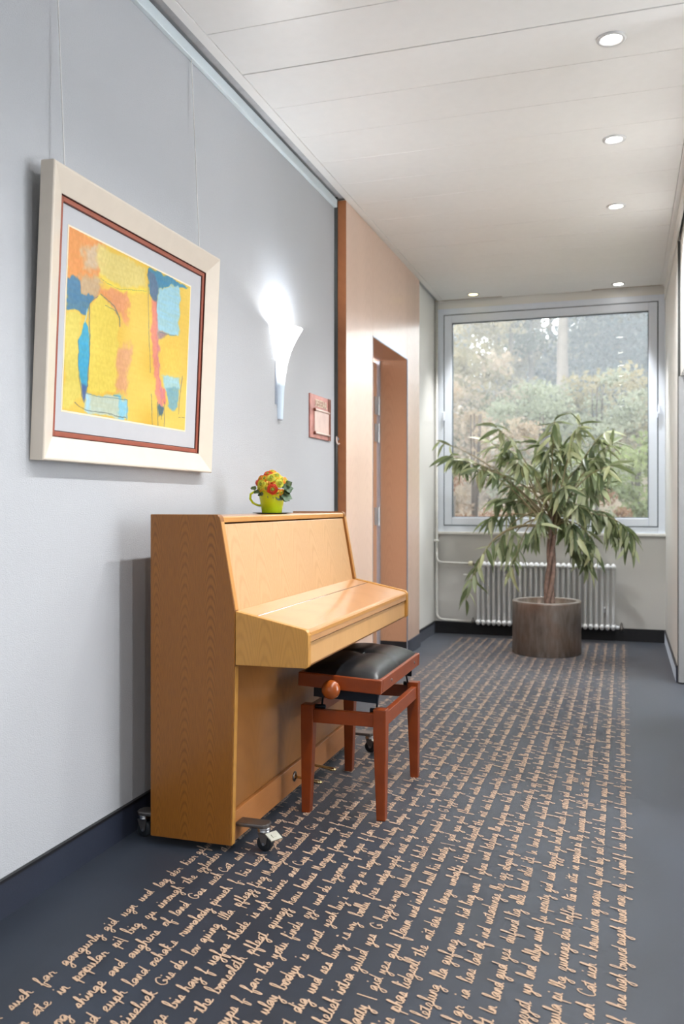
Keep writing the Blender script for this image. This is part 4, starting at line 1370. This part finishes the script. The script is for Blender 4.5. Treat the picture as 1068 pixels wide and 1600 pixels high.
fo.data.polygons.foreach_set('material_index', rest_idx)

# ================================================================ the wood outside the window
def hill(x, y):
    return -.35 + max(0, y - 9.5) * .20 + .15 * math.sin(x * .9 + y * .4) * min(1, max(0, y - 9) / 4)


g = MB()
nx, ny = 40, 40
for j in range(ny + 1):
    for i in range(nx + 1):
        x, y = -32 + 60 * i / nx, YB + .36 + 52 * (j / ny) ** 1.5
        g.v.append((x, y, hill(x, y)))
for j in range(ny):
    for i in range(nx):
        a = j * (nx + 1) + i
        g.f.append((a, a + 1, a + nx + 2, a + nx + 1))
M['litter'] = plain('leaf_litter', (112, 98, 78), 0.95, var=0.2, vscale=1.5)
struct(g.build('hillside', M['litter'], None, True))


def foliage_mat(name, c, c2):
    N = Nodes(name)
    v = N.coord()
    k_ = 0.42
    col = N.mix(N.ramp(N.noise(v, 1.6, 4, .65), .3, .7), tuple(q * k_ for q in lin(c)[:3]) + (1,), tuple(q * k_ for q in lin(c2)[:3]) + (1,))
    d = N.n('ShaderNodeBsdfDiffuse')
    t = N.n('ShaderNodeBsdfTranslucent')
    N.set(d.inputs[0], col)
    N.set(t.inputs[0], col)
    mx = N.n('ShaderNodeMixShader')
    mx.inputs[0].default_value = .5
    N.t.links.new(d.outputs[0], mx.inputs[1])
    N.t.links.new(t.outputs[0], mx.inputs[2])
    N.t.links.new(mx.outputs[0], N.out.inputs[0])
    return N.m


FO = {'ochre': foliage_mat('ochre_foliage', (196, 182, 146), (164, 158, 126)),
      'olive': foliage_mat('olive_foliage', (140, 146, 118), (116, 124, 100)),
      'pine': foliage_mat('pine_foliage', (76, 90, 78), (100, 112, 94)),
      'blue': foliage_mat('blue_green_foliage', (72, 96, 106), (98, 120, 126)),
      'pale': foliage_mat('pale_foliage', (190, 194, 170), (170, 176, 154)),
      'pink': foliage_mat('pinkish_foliage', (206, 182, 160), (190, 180, 158)),
      'red': foliage_mat('reddish_foliage', (168, 124, 104), (156, 136, 108)),
      'lime': foliage_mat('fresh_foliage', (172, 182, 128), (150, 164, 118))}
M['trunk_dark'] = plain('dark_trunk', (62, 56, 50), 0.9, var=0.15, vscale=4.0)
M['trunk_far'] = plain('grey_trunk', (112, 102, 92), 0.9, var=0.15, vscale=4.0)


def cards(blobs, n, size):
    V, F = [], []
    tot = sum(b[3] ** 2 for b in blobs)
    base = 0
    for (cx, cy, cz, r, sq) in blobs:
        m = max(20, int(n * r * r / tot))
        d = rng.normal(size=(m, 3))
        d /= np.linalg.norm(d, axis=1, keepdims=True)
        p = d * (r * rng.random((m, 1)) ** .7 * 1.25) * np.array([1, 1, sq]) + np.array([cx, cy, cz])
        a = rng.normal(size=(m, 3))
        a /= np.linalg.norm(a, axis=1, keepdims=True)
        b = np.cross(a, rng.normal(size=(m, 3)))
        b /= np.linalg.norm(b, axis=1, keepdims=True)
        s = size * rng.uniform(.6, 1.3, (m, 1))
        q = np.stack([p - a * s, p + b * s * .55, p + a * s, p - b * s * .55], 1).reshape(-1, 3)
        V.append(q)
        F.append(np.arange(base, base + 4 * m).reshape(-1, 4))
        base += 4 * m
    return np.vstack(V), np.vstack(F)


def tree(name, label, x, y, h, r, fol, blobs, n, size, lean=0.0, cat='tree', stems=1):
    z0 = hill(x, y) - .1
    t = thing(name, label, cat, (x, y, z0), 'trees and shrubs on the hillside')
    for s in range(stems):
        ang = s * 2.4
        sp = .35 * (stems > 1)
        pts = [(x + (lean * i / 8 + sp * math.cos(ang) * i / 8) * h * .12 + .02 * math.sin(i * 1.7) * h * .1, y + sp * math.sin(ang) * i / 8 * h * .12, z0 + h * i / 8) for i in range(9)]
        MB().tube(pts, [r * (1 - .085 * i) for i in range(9)], 8).build('trunk' if stems == 1 else 'stem', M['trunk_far' if name == 'pine_tree' else 'trunk_dark'], t, True)
    V, F = cards([(x + b[0], y + b[1], z0 + b[2], b[3], b[4]) for b in blobs], int(n * 1.6), size * .58)
    mb = MB()
    mb.v, mb.f = V.tolist(), F.tolist()
    mb.build('foliage', FO[fol], t, False, kind='stuff')
    return t


def crown(h, z0, w, k, sq=.8, seed=1):
    r = random.Random(seed)
    return [(r.uniform(-w, w) * .9, r.uniform(-w, w) * .8, z0 + (h - z0) * (i + .5) / (k * 3) + r.uniform(-.3, .3), w * r.uniform(.18, .42), sq * r.uniform(.5, 1)) for i in range(k * 3)]


def conifer(h, z0, w, k=9):
    return [(0, 0, z0 + (h - z0) * i / k, max(.3, w * (1 - .8 * i / k)), .45) for i in range(k + 1)]


tree('pine_tree', 'tall pine with a bare pale trunk in the middle of the window view', -1.56, 24, 7.2, .19, 'pine', crown(6.9, 3.0, 2.1, 7, .6, 3), 4200, .16)
tree('birch_tree', 'slim trunk with ochre leaves at the left edge of the window', -3.95, 20, 6.2, .12, 'ochre', crown(6.3, 1.0, 1.7, 9, 1, 5), 5200, .13)
tree('birch_tree', 'second slim ochre tree from the left, in front of the bright gap', -3.55, 26, 6.6, .12, 'ochre', crown(6.6, 1.6, 1.5, 8, 1, 6), 4600, .15)
tree('birch_tree', 'thin bare trunk left of the bright sky gap', -2.62, 21, 6.8, .075, 'olive', crown(6.8, 4.2, .9, 5, 1, 8), 900, .13, .15)
tree('birch_tree', 'thin leaning trunk crossing the bright sky gap', -2.42, 25, 7.4, .09, 'ochre', crown(7.4, 5.0, 1.2, 5, 1, 9), 900, .14, -.25)
tree('pine_tree', 'dark grey-green pine just right of the sky gap', -1.9, 31, 6.6, .18, 'olive', crown(6.5, 1.0, 1.5, 7, .9, 10), 4200, .17)
tree('spruce_tree', 'blue-green spruce in the upper right of the window', -.25, 27, 7.4, .18, 'blue', conifer(8.2, .8, 2.5), 6500, .15)
tree('spruce_tree', 'bluish spruce at the right edge of the window', .95, 24, 6.8, .16, 'blue', conifer(7.6, .8, 2.2), 6000, .15)
tree('spruce_tree', 'dim spruce behind the pine trunk', -1.0, 33, 6.6, .18, 'blue', conifer(7.2, .8, 2.4), 5200, .18)
tree('beech_tree', 'olive tree in the far wood behind the left birches', -5.5, 32, 6.6, .2, 'olive', crown(6.8, .8, 2.8, 9, .9, 12), 9500, .22)
tree('beech_tree', 'far ochre tree low behind the pine trunk', -2.9, 37, 4.2, .2, 'ochre', crown(3.3, .6, 2.6, 9, .8, 13), 5200, .2)
tree('beech_tree', 'far tree behind the spruces on the right', 1.6, 36, 6.2, .2, 'olive', crown(6.2, .8, 3.0, 9, .9, 14), 5200, .2)
tree('beech_tree', 'far olive tree between pine and spruce', -.4, 39, 5.6, .2, 'olive', crown(5.6, .8, 2.6, 9, .9, 15), 4800, .2)
tree('shrub', 'pinkish autumn shrub low at the left of the window', -2.15, 13.2, 2.3, .03, 'pink', crown(2.6, .3, 1.0, 7, .9, 16), 3600, .07, cat='shrub', stems=4)
tree('shrub', 'rusty shrub at the lower left corner of the window', -2.2, 11.6, 1.3, .025, 'red', crown(1.35, .2, .7, 6, .9, 17), 2400, .06, cat='shrub', stems=4)
tree('shrub', 'pale feathery shrub beyond the middle of the ficus', -1.25, 14.5, 2.3, .03, 'pale', crown(2.6, .3, 1.0, 7, .8, 18), 3400, .07, cat='shrub', stems=4)
tree('shrub', 'light green shrub low at the right of the window', .15, 13.0, 1.7, .03, 'lime', crown(1.9, .2, .9, 7, .8, 19), 3200, .07, cat='shrub', stems=4)
tree('shrub', 'reddish shrub low near the right edge of the window', .0, 11.6, 1.25, .02, 'red', crown(1.3, .5, .35, 4, .8, 20), 900, .05, cat='shrub', stems=3)
tree('shrub', 'pale sapling behind the right side of the ficus', -.45, 15.5, 2.5, .03, 'pale', crown(2.5, .9, .9, 6, .7, 21), 2200, .07, cat='shrub', stems=3)
tree('shrub', 'ochre brown thicket at the right edge of the window', .55, 18.0, 2.2, .04, 'ochre', crown(2.4, .4, 1.6, 8, .8, 22), 3600, .1, cat='shrub', stems=4)
tree('shrub', 'dim brushwood across the foot of the pine', -1.6, 19.0, 2.2, .04, 'olive', crown(2.2, .2, 1.9, 9, .6, 23), 3600, .1, cat='shrub', stems=4)
tree('shrub', 'ochre brushwood at the foot of the left birches', -3.4, 17.5, 2.6, .04, 'pink', crown(2.9, .2, 1.6, 8, .8, 24), 3600, .1, cat='shrub', stems=4)

# ---------------------------------------------------------------- damp autumn haze between the trees
N = Nodes('woodland_haze')
vs_ = N.n('ShaderNodeVolumeScatter')
vs_.inputs['Color'].default_value = (0.97, 0.98, 1.0, 1)
vs_.inputs['Density'].default_value = 0.012
N.t.links.new(vs_.outputs[0], N.out.inputs['Volume'])
tag(MB().box(-30, 26, 9.6, 58, -2, 16).build('haze', N.m, kind='stuff'), 'thin pale haze hanging in the wood outside the window', 'haze')
